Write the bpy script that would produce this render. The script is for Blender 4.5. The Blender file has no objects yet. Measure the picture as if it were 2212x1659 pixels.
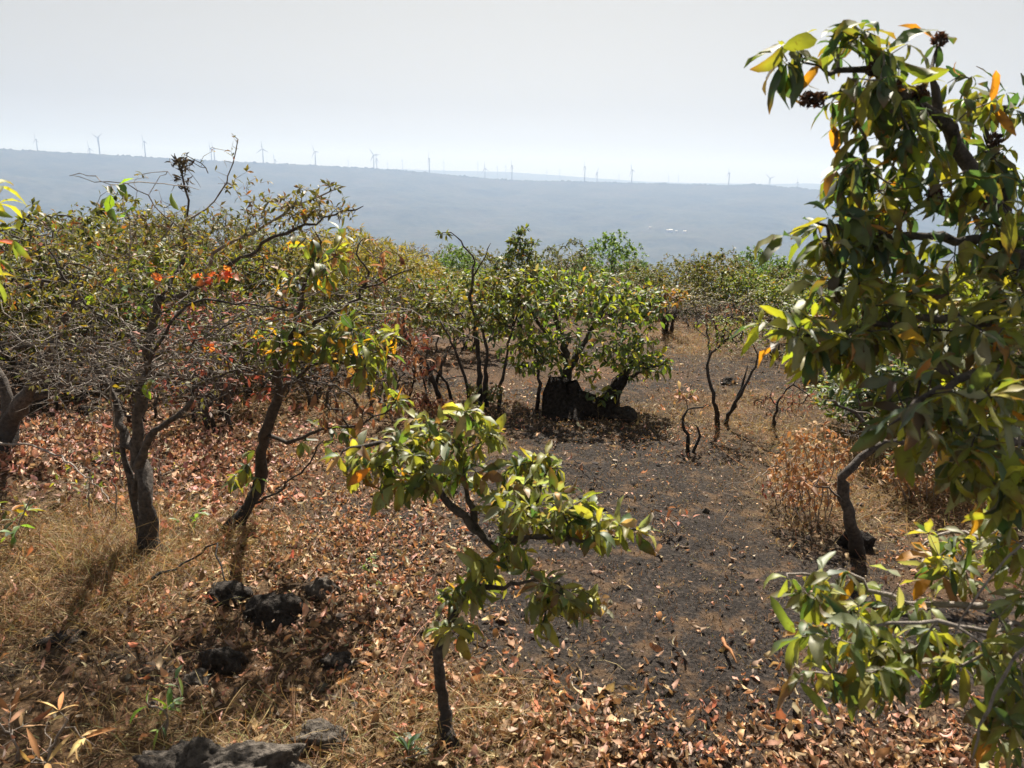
import bpy, bmesh, math, random
import numpy as np
from mathutils import Vector, Matrix
rng = np.random.default_rng(7)
random.seed(7)
scene = bpy.context.scene
C = scene.collection
R = math.radians

# ------------------------------------------------------------------ camera
EYE = 1.6; W, H, FOC = 2212.0, 1659.0, 1671.0
PITCH, ROLL = R(14.4), R(1.6)
cam_d = bpy.data.cameras.new('camera'); cam = bpy.data.objects.new('camera', cam_d); C.objects.link(cam)
scene.camera = cam
cam_d.sensor_width = 36; cam_d.lens = 36*FOC/W; cam_d.clip_start = .05; cam_d.clip_end = 60000
RM = Matrix.Rotation(R(90)-PITCH, 3, 'X') @ Matrix.Rotation(ROLL, 3, 'Z')
cam.matrix_world = Matrix.Translation((0, 0, EYE)) @ RM.to_4x4()
cam_d.dof.use_dof = True; cam_d.dof.focus_distance = 6.0; cam_d.dof.aperture_fstop = 7.0
RN = np.array(RM)

# ------------------------------------------------------------------ light
SUN_EL, SUN_AZ = R(50), R(4)            # azimuth from +Y, positive to the right
world = bpy.data.worlds.new('World'); scene.world = world; world.use_nodes = True
nt = world.node_tree; nt.nodes.clear()
wo = nt.nodes.new('ShaderNodeOutputWorld'); bg = nt.nodes.new('ShaderNodeBackground')
sky = nt.nodes.new('ShaderNodeTexSky'); sky.sky_type = 'NISHITA'; sky.sun_disc = False
sky.sun_elevation = SUN_EL; sky.sun_rotation = SUN_AZ
sky.air_density = 1.0; sky.dust_density = 1.2; sky.ozone_density = 1.5
hs = nt.nodes.new('ShaderNodeHueSaturation'); hs.inputs['Saturation'].default_value = .06
nt.links.new(sky.outputs[0], hs.inputs['Color'])
wm = nt.nodes.new('ShaderNodeMix'); wm.data_type = 'RGBA'; wm.blend_type = 'MULTIPLY'; wm.inputs[0].default_value = 1; wm.inputs[7].default_value = (.70, .675, .61, 1)
nt.links.new(hs.outputs[0], wm.inputs[6]); nt.links.new(wm.outputs[2], bg.inputs['Color'])
nt.links.new(bg.outputs[0], wo.inputs['Surface']); bg.inputs['Strength'].default_value = .05
sl = bpy.data.lights.new('sun', 'SUN'); sl.energy = 4.7; sl.angle = R(.6); sl.color = (1, .93, .82)
sun = bpy.data.objects.new('sun', sl); C.objects.link(sun)
sd = Vector((math.sin(SUN_AZ)*math.cos(SUN_EL), math.cos(SUN_AZ)*math.cos(SUN_EL), math.sin(SUN_EL)))
sun.rotation_euler = sd.to_track_quat('Z', 'Y').to_euler()
scene.view_settings.view_transform = 'Standard'; scene.view_settings.look = 'None'
scene.view_settings.exposure = 1.26; scene.view_settings.gamma = 1
scene.render.resolution_x = 1024; scene.render.resolution_y = 768
scene.render.engine = 'CYCLES'

# ------------------------------------------------------------------ helpers
def ray(px, py):
    v = RN @ np.array([px-W/2, H/2-py, -FOC]); return v
def P(px, py, d):
    v = ray(px, py); return np.array([0, 0, EYE]) + v*(d/v[1])
def hash2(ix, iy, s=0):
    h = (ix.astype(np.int64)*374761393 + iy.astype(np.int64)*668265263 + s*974711) & 0x7fffffff
    h = ((h ^ (h >> 13))*1274126177) & 0x7fffffff
    return ((h ^ (h >> 16)) & 0xffff)/65535.0
def vnoise(x, y, s=0):
    x = np.asarray(x, float); y = np.asarray(y, float)
    ix = np.floor(x); iy = np.floor(y); fx = x-ix; fy = y-iy
    fx = fx*fx*(3-2*fx); fy = fy*fy*(3-2*fy)
    ix = ix.astype(np.int64); iy = iy.astype(np.int64)
    a = hash2(ix, iy, s); b = hash2(ix+1, iy, s); c = hash2(ix, iy+1, s); d = hash2(ix+1, iy+1, s)
    return (a*(1-fx)+b*fx)*(1-fy)+(c*(1-fx)+d*fx)*fy
def fbm(x, y, o=4, s=0):
    t = 0; a = .5
    for k in range(o):
        t = t+a*vnoise(np.asarray(x)*2**k, np.asarray(y)*2**k, s+k); a *= .5
    return t
def prof(r):
    r = np.asarray(r, float)
    z = np.where(r < 3, 0, -0.004*(r-3)**2)
    z = np.where(r > 25, -1.936-.176*(r-25), z)
    return z
def gh(x, y):
    x = np.asarray(x, float); y = np.asarray(y, float)
    r = np.hypot(.5*x, np.maximum(y, 0))
    n = (fbm(x*.6+3, y*.6, 3, 11)-.45)*.10 + (fbm(x*3, y*3, 3, 5)-.45)*.04
    return prof(r)+n
def PG(px, py):
    v = ray(px, py); d = 3.0
    for _ in range(40):
        p = np.array([0, 0, EYE]) + v*(d/v[1])
        g = float(gh(p[0], p[1])); nd = (g-EYE)*v[1]/v[2]
        d = .5*d+.5*min(max(nd, .3), 60)
    p = np.array([0, 0, EYE]) + v*(d/v[1]); p[2] = float(gh(p[0], p[1])); return p
def nrm(v):
    return v/np.maximum(np.linalg.norm(v, axis=-1, keepdims=True), 1e-9)

def tagp(o, label=None, cat=None, group=None, kind=None):
    if label: o['label'] = label
    if cat: o['category'] = cat
    if group: o['group'] = group
    if kind: o['kind'] = kind
    return o
def empty(name, loc, label, cat, group=None):
    o = bpy.data.objects.new(name, None); C.objects.link(o); o.location = [float(a) for a in loc]
    o.empty_display_size = .1
    return tagp(o, label, cat, group)
def mesh(name, V, F, mat, col=None, parent=None, base=None, smooth=True, attrs=None):
    V = np.asarray(V, np.float32)
    if base is not None: V = V-np.asarray(base, np.float32)
    F = np.asarray(F, np.int32); k = F.shape[1]
    me = bpy.data.meshes.new(name)
    me.vertices.add(len(V)); me.vertices.foreach_set('co', V.ravel())
    me.loops.add(F.size); me.loops.foreach_set('vertex_index', F.ravel())
    me.polygons.add(len(F)); me.polygons.foreach_set('loop_start', np.arange(0, F.size, k, dtype=np.int32))
    me.polygons.foreach_set('use_smooth', np.full(len(F), smooth))
    me.update(calc_edges=True)
    if col is not None:
        a = me.color_attributes.new('col', 'FLOAT_COLOR', 'POINT')
        c = np.ones((len(V), 4), np.float32); c[:, :3] = col; a.data.foreach_set('color', c.ravel())
    if attrs:
        for n, v in attrs.items():
            a = me.attributes.new(n, 'FLOAT', 'POINT'); a.data.foreach_set('value', np.asarray(v, np.float32))
    me.materials.append(mat)
    o = bpy.data.objects.new(name, me); C.objects.link(o)
    if parent is not None: o.parent = parent
    return o

# ------------------------------------------------------------------ materials
def newmat(name):
    m = bpy.data.materials.new(name); m.use_nodes = True; t = m.node_tree; t.nodes.clear()
    out = t.nodes.new('ShaderNodeOutputMaterial'); return m, t, out
def N(t, typ, **kw):
    n = t.nodes.new(typ)
    for k, v in kw.items():
        if k in n.inputs: n.inputs[k].default_value = v
        else: setattr(n, k, v)
    return n
def coords(t, obj=True):
    return N(t, 'ShaderNodeTexCoord').outputs['Object'] if obj else N(t, 'ShaderNodeNewGeometry').outputs['Position']
def noise(t, co, scale, detail=4, rough=.55):
    n = N(t, 'ShaderNodeTexNoise'); n.inputs['Scale'].default_value = scale
    n.inputs['Detail'].default_value = detail; n.inputs['Roughness'].default_value = rough
    t.links.new(co, n.inputs['Vector']); return n.outputs['Fac']
def ramp(t, fac, stops):
    r = N(t, 'ShaderNodeValToRGB'); e = r.color_ramp.elements
    while len(e) < len(stops): e.new(.5)
    for el, (p, c) in zip(e, stops): el.position = p; el.color = (*c, 1) if len(c) == 3 else c
    t.links.new(fac, r.inputs['Fac']); return r.outputs['Color']
def mix(t, fac, a, b, mode='MIX'):
    m = N(t, 'ShaderNodeMix', data_type='RGBA', blend_type=mode)
    for s, v in ((m.inputs[0], fac), (m.inputs[6], a), (m.inputs[7], b)):
        if hasattr(v, 'is_linked'): t.links.new(v, s)
        else: s.default_value = v if not isinstance(v, tuple) else (*v, 1)
    return m.outputs[2]
def bump(t, h, dist=.02, st=.6):
    b = N(t, 'ShaderNodeBump'); b.inputs['Distance'].default_value = dist; b.inputs['Strength'].default_value = st
    t.links.new(h, b.inputs['Height']); return b.outputs['Normal']

def leaf_mat(name, trans=.42, rough=.52, spec=.6, spots=.6, tint=(1.5, 1.45, .5)):
    m, t, out = newmat(name)
    at = N(t, 'ShaderNodeAttribute', attribute_name='col').outputs['Color']
    co = coords(t)
    sp = noise(t, co, 55, 3)
    base = mix(t, ramp(t, sp, [(.60, (0, 0, 0)), (.70, (spots,)*3)]), at, (.10, .05, .02))
    v = ramp(t, noise(t, co, 18, 2), [(.3, (.8, .8, .8)), (.7, (1.2, 1.2, 1.2))])
    base = mix(t, 1.0, base, v, 'MULTIPLY')
    pr = N(t, 'ShaderNodeBsdfPrincipled'); pr.inputs['Roughness'].default_value = rough
    pr.inputs['Specular IOR Level'].default_value = spec; pr.inputs['Sheen Weight'].default_value = .35; pr.inputs['Sheen Roughness'].default_value = .45
    t.links.new(base, pr.inputs['Base Color'])
    tr = N(t, 'ShaderNodeBsdfTranslucent')
    t.links.new(mix(t, 1.0, base, tint, 'MULTIPLY'), tr.inputs['Color'])
    ms = N(t, 'ShaderNodeMixShader'); ms.inputs[0].default_value = trans
    t.links.new(pr.outputs[0], ms.inputs[1]); t.links.new(tr.outputs[0], ms.inputs[2])
    t.links.new(ms.outputs[0], out.inputs['Surface']); return m
def bark_mat(name, c1, c2, char=.0, scale=40):
    m, t, out = newmat(name); co = coords(t)
    n = noise(t, co, scale, 6, .7)
    col = ramp(t, n, [(.32, c1), (.68, c2)])
    if char > 0:
        sx = N(t, 'ShaderNodeSeparateXYZ'); t.links.new(co, sx.inputs[0])
        mr = N(t, 'ShaderNodeMapRange'); mr.inputs['From Min'].default_value = 0; mr.inputs['From Max'].default_value = char
        mr.inputs['To Min'].default_value = 1; mr.inputs['To Max'].default_value = 0
        t.links.new(sx.outputs['Z'], mr.inputs['Value'])
        col = mix(t, mr.outputs[0], col, (.012, .011, .012))
    pr = N(t, 'ShaderNodeBsdfPrincipled'); pr.inputs['Roughness'].default_value = .85
    t.links.new(col, pr.inputs['Base Color']); t.links.new(bump(t, n, .012, 1.), pr.inputs['Normal'])
    t.links.new(pr.outputs[0], out.inputs['Surface']); return m
def plain(name, c1, c2, scale=10, rough=.8, b=.0, metal=0, spec=.5):
    m, t, out = newmat(name); n = noise(t, coords(t), scale, 6, .6)
    pr = N(t, 'ShaderNodeBsdfPrincipled'); pr.inputs['Roughness'].default_value = rough; pr.inputs['Metallic'].default_value = metal; pr.inputs['Specular IOR Level'].default_value = spec
    t.links.new(ramp(t, n, [(.3, c1), (.7, c2)]), pr.inputs['Base Color'])
    if b: t.links.new(bump(t, n, b, .9), pr.inputs['Normal'])
    t.links.new(pr.outputs[0], out.inputs['Surface']); return m

M_leaf = leaf_mat('leaf_broad', .52, .50, .75)
M_leafs = leaf_mat('leaf_small', .38, .5, .35, .3)
M_dry = leaf_mat('leaf_dry', .22, .65, .25, .5, (1.2, .94, .70))
M_grass = leaf_mat('grass_dry', .3, .6, .25, .15, (1.2, 1., .7))
M_bark = bark_mat('bark_grey', (.016, .013, .012), (.14, .115, .10), .3)
M_barkc = bark_mat('bark_charred', (.012, .010, .009), (.11, .085, .072), .6)
M_twig = bark_mat('bark_pale', (.14, .115, .10), (.42, .37, .33), 0)
M_char = plain('charcoal', (.007, .006, .006), (.05, .043, .04), 40, 1., .04, 0, .12)

# ------------------------------------------------------------------ leaf and blade builder (vectorised)
def strips(Pp, D, Nn, L, Wd, droop, fold=.3, wave=.0, col=(.2, .3, .05), st=5, prof_='leaf', twist=0.):
    n = len(Pp); Pp = np.asarray(Pp, float)
    D = nrm(np.asarray(D, float)); Nn = np.asarray(Nn, float); Nn = nrm(Nn-(Nn*D).sum(1, keepdims=True)*D)
    X = np.cross(D, Nn)
    L = np.broadcast_to(L, (n,)); Wd = np.broadcast_to(Wd, (n,)); droop = np.broadcast_to(droop, (n,)).astype(float)
    fold = np.broadcast_to(fold, (n,)); tw = np.broadcast_to(twist, (n,))
    ts = np.linspace(0, 1, st)
    if prof_ == 'leaf': w = np.sin(np.pi*np.clip(ts, 0.02, .985)**.85)**.75
    else: w = (1-ts)**.7*.9+.06
    ph = rng.uniform(0, 6.28, n)
    V = np.zeros((n, st, 3, 3)); c = Pp.copy(); pt = 0
    for i, t in enumerate(ts):
        if i:
            dt = t-ts[i-1]; th = droop*(t-dt/2)
            c = c + (np.cos(th)[:, None]*D - np.sin(th)[:, None]*Nn)*(L*dt)[:, None]
        th = droop*t
        Nl = np.sin(th)[:, None]*D + np.cos(th)[:, None]*Nn
        a = tw*t; Xl = np.cos(a)[:, None]*X + np.sin(a)[:, None]*Nl; Nl2 = -np.sin(a)[:, None]*X + np.cos(a)[:, None]*Nl
        hw = (Wd*.5*w[i]*rng.uniform(.78, 1.18, n))[:, None]
        cf = np.cos(fold)[:, None]; sf = np.sin(fold)[:, None]
        wv = (wave*np.sin(ph+t*9)*Wd)[:, None]*(w[i])
        wv2 = (wave*np.sin(ph*1.7+t*8+2)*Wd)[:, None]*(w[i])
        V[:, i, 0] = c - Xl*hw*cf + Nl2*(hw*sf+wv)
        V[:, i, 1] = c
        V[:, i, 2] = c + Xl*hw*cf + Nl2*(hw*sf+wv2)
    V = V.reshape(n, st*3, 3)
    q = []
    for i in range(st-1):
        for j in range(2):
            a = i*3+j; q.append((a, a+1, a+4, a+3))
    q = np.array(q); F = (q[None]+(np.arange(n)*st*3)[:, None, None]).reshape(-1, 4)
    col = np.broadcast_to(np.asarray(col, float), (n, 3))
    cc = np.repeat(col, st*3, axis=0).reshape(n, st, 3, 3)
    if prof_ == 'leaf' and st >= 5:
        cc[:, :, 1] *= 1.25; m = rng.random(n) < .35; br = np.array([.17, .085, .03])
        cc[m, -1] = br; cc[m, -2] = cc[m, -2]*.45+br*.55; m2 = rng.random(n) < .3; cc[m2, :, 2] = cc[m2, :, 2]*.5+br*.6
    cc = cc.reshape(-1, 3)
    return V.reshape(-1, 3), F, cc
class Acc:
    def __init__(s): s.V = []; s.F = []; s.c = []; s.n = 0
    def add(s, VFc):
        V, F, c = VFc; s.V.append(V); s.F.append(F+s.n); s.c.append(c); s.n += len(V)
    def build(s, name, mat, parent=None, base=None, smooth=True):
        if not s.V: return None
        return mesh(name, np.concatenate(s.V), np.concatenate(s.F), mat, np.concatenate(s.c), parent, base, smooth)
def palette(n, pal, jit=.18):
    cols = np.array([p[1] for p in pal], float); w = np.array([p[0] for p in pal], float); w /= w.sum()
    c = cols[rng.choice(len(pal), n, p=w)]
    return np.clip(c*rng.uniform(1-jit, 1+jit, (n, 1))*rng.uniform(1-jit*.5, 1+jit*.5, (n, 3)), 0, 1)

def tube(pts, rad, k=6, knob=0.):
    pts = np.asarray(pts, float); rad = np.asarray(rad, float); n = len(pts)
    T = np.gradient(pts, axis=0); T = nrm(T)
    up = np.array([0, 0, 1.]) if abs(T[0][2]) < .9 else np.array([1., 0, 0])
    V = np.zeros((n, k, 3)); a = np.arange(k)*2*np.pi/k
    u = np.cross(T[0], up); u /= np.linalg.norm(u)
    ph0 = rng.uniform(0, 6)
    for i in range(n):
        u = u-T[i]*(u@T[i]); u /= max(np.linalg.norm(u), 1e-9); v = np.cross(T[i], u)
        r = rad[i]*(1+knob*(.45*rng.uniform(-1, 1, k)+.8*np.sin(a*2+i*.9+ph0)))
        V[i] = pts[i]+np.outer(np.cos(a)*r, u)+np.outer(np.sin(a)*r, v)
    F = []
    for i in range(n-1):
        for j in range(k):
            F.append((i*k+j, i*k+(j+1) % k, (i+1)*k+(j+1) % k, (i+1)*k+j))
    return V.reshape(-1, 3), np.array(F, int), np.zeros((n*k, 3))

def smooth_line(pts, step):
    pts = np.asarray(pts, float)
    if len(pts) < 3: 
        n = max(2, int(np.linalg.norm(pts[1]-pts[0])/step)+1); return np.linspace(pts[0], pts[1], n)
    P0 = np.vstack([2*pts[0]-pts[1], pts, 2*pts[-1]-pts[-2]]); out = []
    for i in range(1, len(P0)-2):
        a, b, c, d = P0[i-1:i+3]; n = max(1, int(np.linalg.norm(c-b)/step)+1)
        for t in np.arange(n)/n:
            out.append(.5*((2*b)+(-a+c)*t+(2*a-5*b+4*c-d)*t*t+(-a+3*b-3*c+d)*t**3))
    out.append(pts[-1]); return np.array(out)

class Plant:
    """skeleton: hand drawn limbs, twigs grown from the nearest wood to each tip, leaves at the tips"""
    def __init__(s, cap=60000):
        s.p = np.zeros((cap, 3)); s.par = np.full(cap, -1); s.limb = np.zeros(cap, int); s.r = np.zeros(cap)
        s.n = 0; s.tips = []; s.nl = 0
    def node(s, p, par, limb, r=0):
        s.p[s.n] = p; s.par[s.n] = par; s.limb[s.n] = limb; s.r[s.n] = r; s.n += 1; return s.n-1
    def line(s, pts, r0, r1, step=.05, jit=.12, attach=True):
        q = smooth_line(pts, step); m = len(q); L = s.nl; s.nl += 1; par = -1; k0 = 0
        if s.n and attach:
            par = int(np.argmin(np.linalg.norm(s.p[:s.n]-q[0], axis=1)))
            q = q + (s.p[par]-q[0])*(np.linspace(1, 0, m)**2)[:, None]; k0 = 1
        for i in range(k0, m):
            fl = 1+.35*math.exp(-i*step/.06) if L == 0 else 1
            pp = q[i]+(rng.normal(0, 1, 3)*step*jit if 0 < i < m-1 else 0)
            par = s.node(pp, par, L, (r0+(r1-r0)*i/(m-1))*fl)
        return par
    def grow(s, tips, step=.05, jit=.25, bow=.12, rng_from=0, limbs=None, sag=0):
        tips = np.asarray(tips)
        if not len(tips): return []
        avail = np.ones(len(tips), bool)
        msk = np.ones(s.n, bool) if limbs is None else np.isin(s.limb[:s.n], limbs)
        msk &= (np.arange(s.n) >= rng_from)
        idx = np.where(msk)[0]
        D = np.linalg.norm(tips[:, None]-s.p[idx][None], axis=2) if len(tips)*len(idx) < 4e7 else None
        near = idx[D.argmin(1)]; dist = D.min(1); made = []
        for _ in range(len(tips)):
            d = np.where(avail, dist, 1e9); k = int(d.argmin()); avail[k] = False
            q = s.p[near[k]]; t = tips[k]; m = max(1, int(dist[k]/step+.5)); par = near[k]; lb = s.limb[par]; st0 = s.n
            for i in range(1, m+1):
                f = i/m
                pp = q+(t-q)*f+np.array([0, 0, math.sin(math.pi*f)*dist[k]*bow])
                if i < m: pp = pp+rng.normal(0, 1, 3)*step*jit
                par = s.node(pp, par, lb)
            s.tips.append(par); made.append(par)
            if avail.any():
                nd = np.linalg.norm(tips[:, None]-s.p[st0:s.n][None], axis=2)
                b = nd.min(1); better = (b < dist*.97) & avail
                near = np.where(better, st0+nd.argmin(1), near); dist = np.where(better, b, dist)
        return made
    def finish(s, rt=.0016, pw=.5):
        n = s.n; cnt = np.zeros(n); ch = [[] for _ in range(n)]
        for i in range(n):
            if s.par[i] >= 0: ch[s.par[i]].append(i)
        for i in range(n-1, -1, -1):
            if not ch[i]: cnt[i] = 1
            if s.par[i] >= 0: cnt[s.par[i]] += cnt[i]
        r = np.maximum(s.r[:n], np.where(s.r[:n] > 0, 0, rt*cnt**pw))
        for i in range(n):
            if s.par[i] >= 0: r[i] = min(r[i], r[s.par[i]])
        r = r*np.where(s.r[:n] > 0, rng.uniform(.86, 1.16, n), 1)
        s.rad = r; s.ch = ch; s.cnt = cnt
        chains = {}
        stack = [(i, -1) for i in range(n) if s.par[i] < 0]
        while stack:
            i, p = stack.pop(); c = [p, i] if p >= 0 else [i]; j = i; L = s.limb[i]
            while ch[j]:
                k = max(ch[j], key=lambda a: (s.limb[a] == s.limb[j] and s.r[a] > 0, cnt[a]))
                for o in ch[j]:
                    if o != k: stack.append((o, j))
                c.append(k); j = k
            if len(c) > 1: chains.setdefault(L, []).append(c)
        s.chains = chains
    def build_wood(s, root, base, mat, thin=None, knob=.12):
        tr = None; thin = thin or mat
        for L in sorted(s.chains):
            A = Acc()
            for c in s.chains[L]:
                rr = s.rad[c].copy()
                if len(c) > 1 and s.par[c[1]] == c[0]: rr[0] = min(rr[0], rr[1]*1.15)
                rr[-1] *= .5
                k = 12 if rr.max() > .02 else (6 if rr.max() > .008 else (4 if rr.max() > .003 else 3))
                A.add(tube(s.p[c], rr, k, knob if rr.max() > .01 else 0))
            if L == 0: tr = A.build('trunk', mat, root, base)
            else: A.build('branch', mat if s.rad[s.chains[L][0][0]] > .012 else thin, tr if tr else root, base)
        return tr
    def tipdir(s, i, k=2):
        j = i
        for _ in range(k):
            if s.par[j] >= 0: j = s.par[j]
        d = s.p[i]-s.p[j]; return d/max(np.linalg.norm(d), 1e-6)
    def foliage(s, tips, per=(4, 8), L=(.08, .13), wr=(.28, .38), droop=(.2, 1.4), hang=.5, pal=None, spread=(.5, 1.3),
                fold=(.1, .6), wave=.08, st=5, along=2, A=None, rnd=.2):
        A = A or Acc(); Pp = []; D = []; 
        for i in tips:
            ax = s.tipdir(i); a = np.cross(ax, [.3, .2, 1.]); a = a/max(np.linalg.norm(a), 1e-6); b = np.cross(ax, a)
            n = rng.integers(per[0], per[1]+1); ph = rng.uniform(0, 6.28)
            j = i; seq = [i]
            for _ in range(along):
                if s.par[j] >= 0 and s.r[s.par[j]] == 0: j = s.par[j]; seq.append(j)
            for m in range(n):
                an = ph+m*2.4; sa = rng.uniform(*spread); rad = a*math.cos(an)+b*math.sin(an)
                d = ax*math.cos(sa)+rad*math.sin(sa)+np.array([0, 0, -hang*rng.uniform(.3, 1.4)])+rng.normal(0, rnd, 3)
                k = seq[min(int(rng.exponential(.8)), len(seq)-1)]
                q = s.p[k]
                if k != i: q = q+(s.p[i]-q)*0
                Pp.append(q); D.append(d)
        n = len(Pp); Pp = np.array(Pp); D = nrm(np.array(D))
        up = np.array([0, 0, 1.])+rng.normal(0, .45, (n, 3))
        Ls = rng.uniform(*L, n)*np.where(rng.random(n) < .2, .65, 1)
        A.add(strips(Pp+D*Ls[:, None]*.06, D, up, Ls, Ls*rng.uniform(*wr, n), rng.uniform(*droop, n), rng.uniform(*fold, n),
                     wave, palette(n, pal), st, 'leaf', rng.normal(0, .5, n)))
        return A
def ell(px, py, rx, ry, d, rd, n, shell=.0):
    out = []
    while len(out) < n:
        u = rng.uniform(-1, 1, 3); q = u@u
        if q > 1 or q < shell: continue
        out.append(P(px+rx*u[0], py+ry*u[1], d+rd*u[2]))
    return np.array(out)
def pts(lst):
    return [P(*a) for a in lst]

# palettes (real leaf colours)
G_BIG = [(4, (.09, .14, .045)), (4, (.17, .20, .055)), (3, (.26, .27, .06)), (2, (.05, .095, .045)), (.5, (.45, .22, .03)), (.6, (.22, .12, .07))]
G_DARK = [(4, (.055, .10, .05)), (4, (.10, .14, .045)), (4, (.19, .21, .045)), (1, (.17, .20, .13)), (1, (.28, .26, .04)), (.5, (.42, .18, .03)), (.7, (.10, .07, .05))]
G_OLIVE = [(5, (.13, .12, .045)), (4, (.19, .17, .04)), (2, (.27, .20, .035)), (2, (.08, .09, .04)), (2, (.15, .085, .06)), (.6, (.35, .12, .05)), (1.2, (.27, .24, .17))]
G_BUSH = [(4, (.10, .16, .045)), (5, (.22, .27, .04)), (2, (.06, .11, .055)), (2, (.30, .29, .05)), (.7, (.36, .2, .12))]
G_SMALL = [(4, (.12, .14, .045)), (3, (.20, .20, .05)), (2, (.08, .10, .05)), (1, (.28, .22, .05)), (.8, (.25, .12, .07))]
G_YEL = [(5, (.27, .24, .05)), (3, (.34, .26, .05)), (3, (.17, .18, .05)), (1, (.35, .18, .05))]
G_LIME = [(5, (.13, .24, .06)), (3, (.2, .3, .06)), (2, (.08, .16, .05))]
G_GREY = [(4, (.12, .15, .08)), (3, (.17, .19, .09)), (2, (.08, .10, .06)), (1, (.22, .18, .10))]
G_RED = [(4, (.38, .10, .07)), (3, (.30, .12, .08)), (2, (.45, .17, .10)), (2, (.20, .09, .06))]
G_BROWN = [(4, (.24, .12, .06)), (4, (.38, .20, .10)), (2, (.14, .07, .045)), (2, (.48, .30, .17))]
G_RUST = [(4, (.42, .22, .09)), (4, (.50, .30, .14)), (2, (.30, .14, .06)), (2, (.55, .38, .2))]
G_LITTER = [(6, (.47, .28, .16)), (5, (.32, .18, .10)), (4, (.55, .36, .22)), (5, (.13, .085, .055)), (.5, (.40, .22, .13)), (2, (.54, .42, .29))]
G_REDLIT = [(5, (.56, .35, .26)), (2, (.38, .19, .13)), (4, (.16, .09, .06)), (4, (.54, .39, .28))]
G_STRAW = [(5, (.36, .26, .12)), (4, (.46, .34, .18)), (4, (.22, .14, .07)), (1.5, (.22, .21, .08)), (2, (.38, .22, .12)), (2, (.12, .075, .045))]
G_ASH = [(5, (.035, .03, .028)), (3, (.08, .06, .045)), (2, (.16, .11, .07))]

# ------------------------------------------------------------------ ground cover masks (world space blobs)
class Blob:
    def __init__(s, px, py, rx, ry, w=1):
        c = PG(px, py); s.c = c; s.w = w
        s.rx = rx/FOC*math.hypot(c[1], EYE)
        s.ry = .5*abs(PG(px, max(py-ry, 640))[1]-PG(px, py+ry)[1])
    def __call__(s, x, y):
        return s.w*np.exp(-(((x-s.c[0])/s.rx)**2+((y-s.c[1])/s.ry)**2))
ASH = [Blob(1480, 1130, 380, 160, 1.3), Blob(1640, 1350, 330, 150, 1.2), Blob(1300, 990, 300, 80, 1.2), Blob(1650, 790, 260, 90, 1.3), Blob(1350, 1420, 330, 80, .9), Blob(1750, 1500, 300, 70, .7), Blob(1250, 860, 250, 60, .9),
       Blob(800, 1040, 150, 50, .7), Blob(1830, 1190, 60, 40, 1), Blob(500, 1420, 320, 90, .75), Blob(400, 900, 160, 40, .5), Blob(1280, 890, 130, 30, .7)]
LIT = [Blob(750, 1180, 240, 110, 1.0), Blob(850, 1350, 200, 120, .7), Blob(1250, 1600, 330, 110, .8), Blob(1900, 1600, 330, 100, 1.0),
       Blob(700, 1000, 260, 60, .45), Blob(500, 1400, 400, 120, .5), Blob(1450, 960, 120, 40, .7), Blob(1150, 900, 260, 50, .5), Blob(1950, 1180, 180, 60, .7)]
RED = [Blob(120, 960, 220, 70, 1.1), Blob(440, 1000, 190, 90, 1.0), Blob(450, 1090, 140, 50, .6)]
STR = [Blob(150, 1190, 330, 120, 1.2), Blob(100, 1330, 260, 100, .6), Blob(480, 1170, 180, 70, .5), Blob(350, 1580, 450, 90, .55), Blob(950, 1550, 250, 110, .8),
       Blob(2000, 1080, 180, 70, .8), Blob(1800, 960, 200, 60, .6), Blob(1750, 1100, 140, 80, .5), Blob(700, 880, 300, 50, .5), Blob(1450, 900, 200, 30, .4), Blob(1620, 700, 160, 25, .7), Blob(1480, 740, 80, 25, .6), Blob(1830, 780, 120, 30, .8), Blob(1650, 860, 150, 20, .5)]
def M(bl, x, y):
    t = 0
    for b in bl: t = t+b(x, y)
    return t
def scatter(bl, n, ymax=14, floor=0., xs=1.0, power=1., pat=2.2, seed=21, sup=0.):
    """points on the ground in the trapezoid in front of the viewpoint with density from the blobs"""
    out = []; got = 0
    while got < n:
        y = 1.0+(ymax-1.0)*rng.random(60000)**1.6; x = rng.uniform(-1, 1, 60000)*(.78*y+.7)*xs
        wt = (.78*y+.7)/(.78*ymax+.7)*((y-1)/(ymax-1)+.02)**.375
        dens = np.clip(M(bl, x, y)*(.25+1.5*fbm(x*pat, y*pat, 3, seed)) + floor, 0, 1.2)/1.2
        if sup: dens = dens*(1-sup*np.clip(M(ASH, x, y)*1.1-.15+(fbm(x*1.7, y*2.6, 3, 77)-.45), 0, 1))
        k = rng.random(60000) < dens**power*wt
        out.append(np.stack([x[k], y[k]], 1)); got += k.sum()
    return np.concatenate(out)[:n]
def ground_pts(xy, dz=0):
    return np.column_stack([xy, gh(xy[:, 0], xy[:, 1])+dz])

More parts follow.
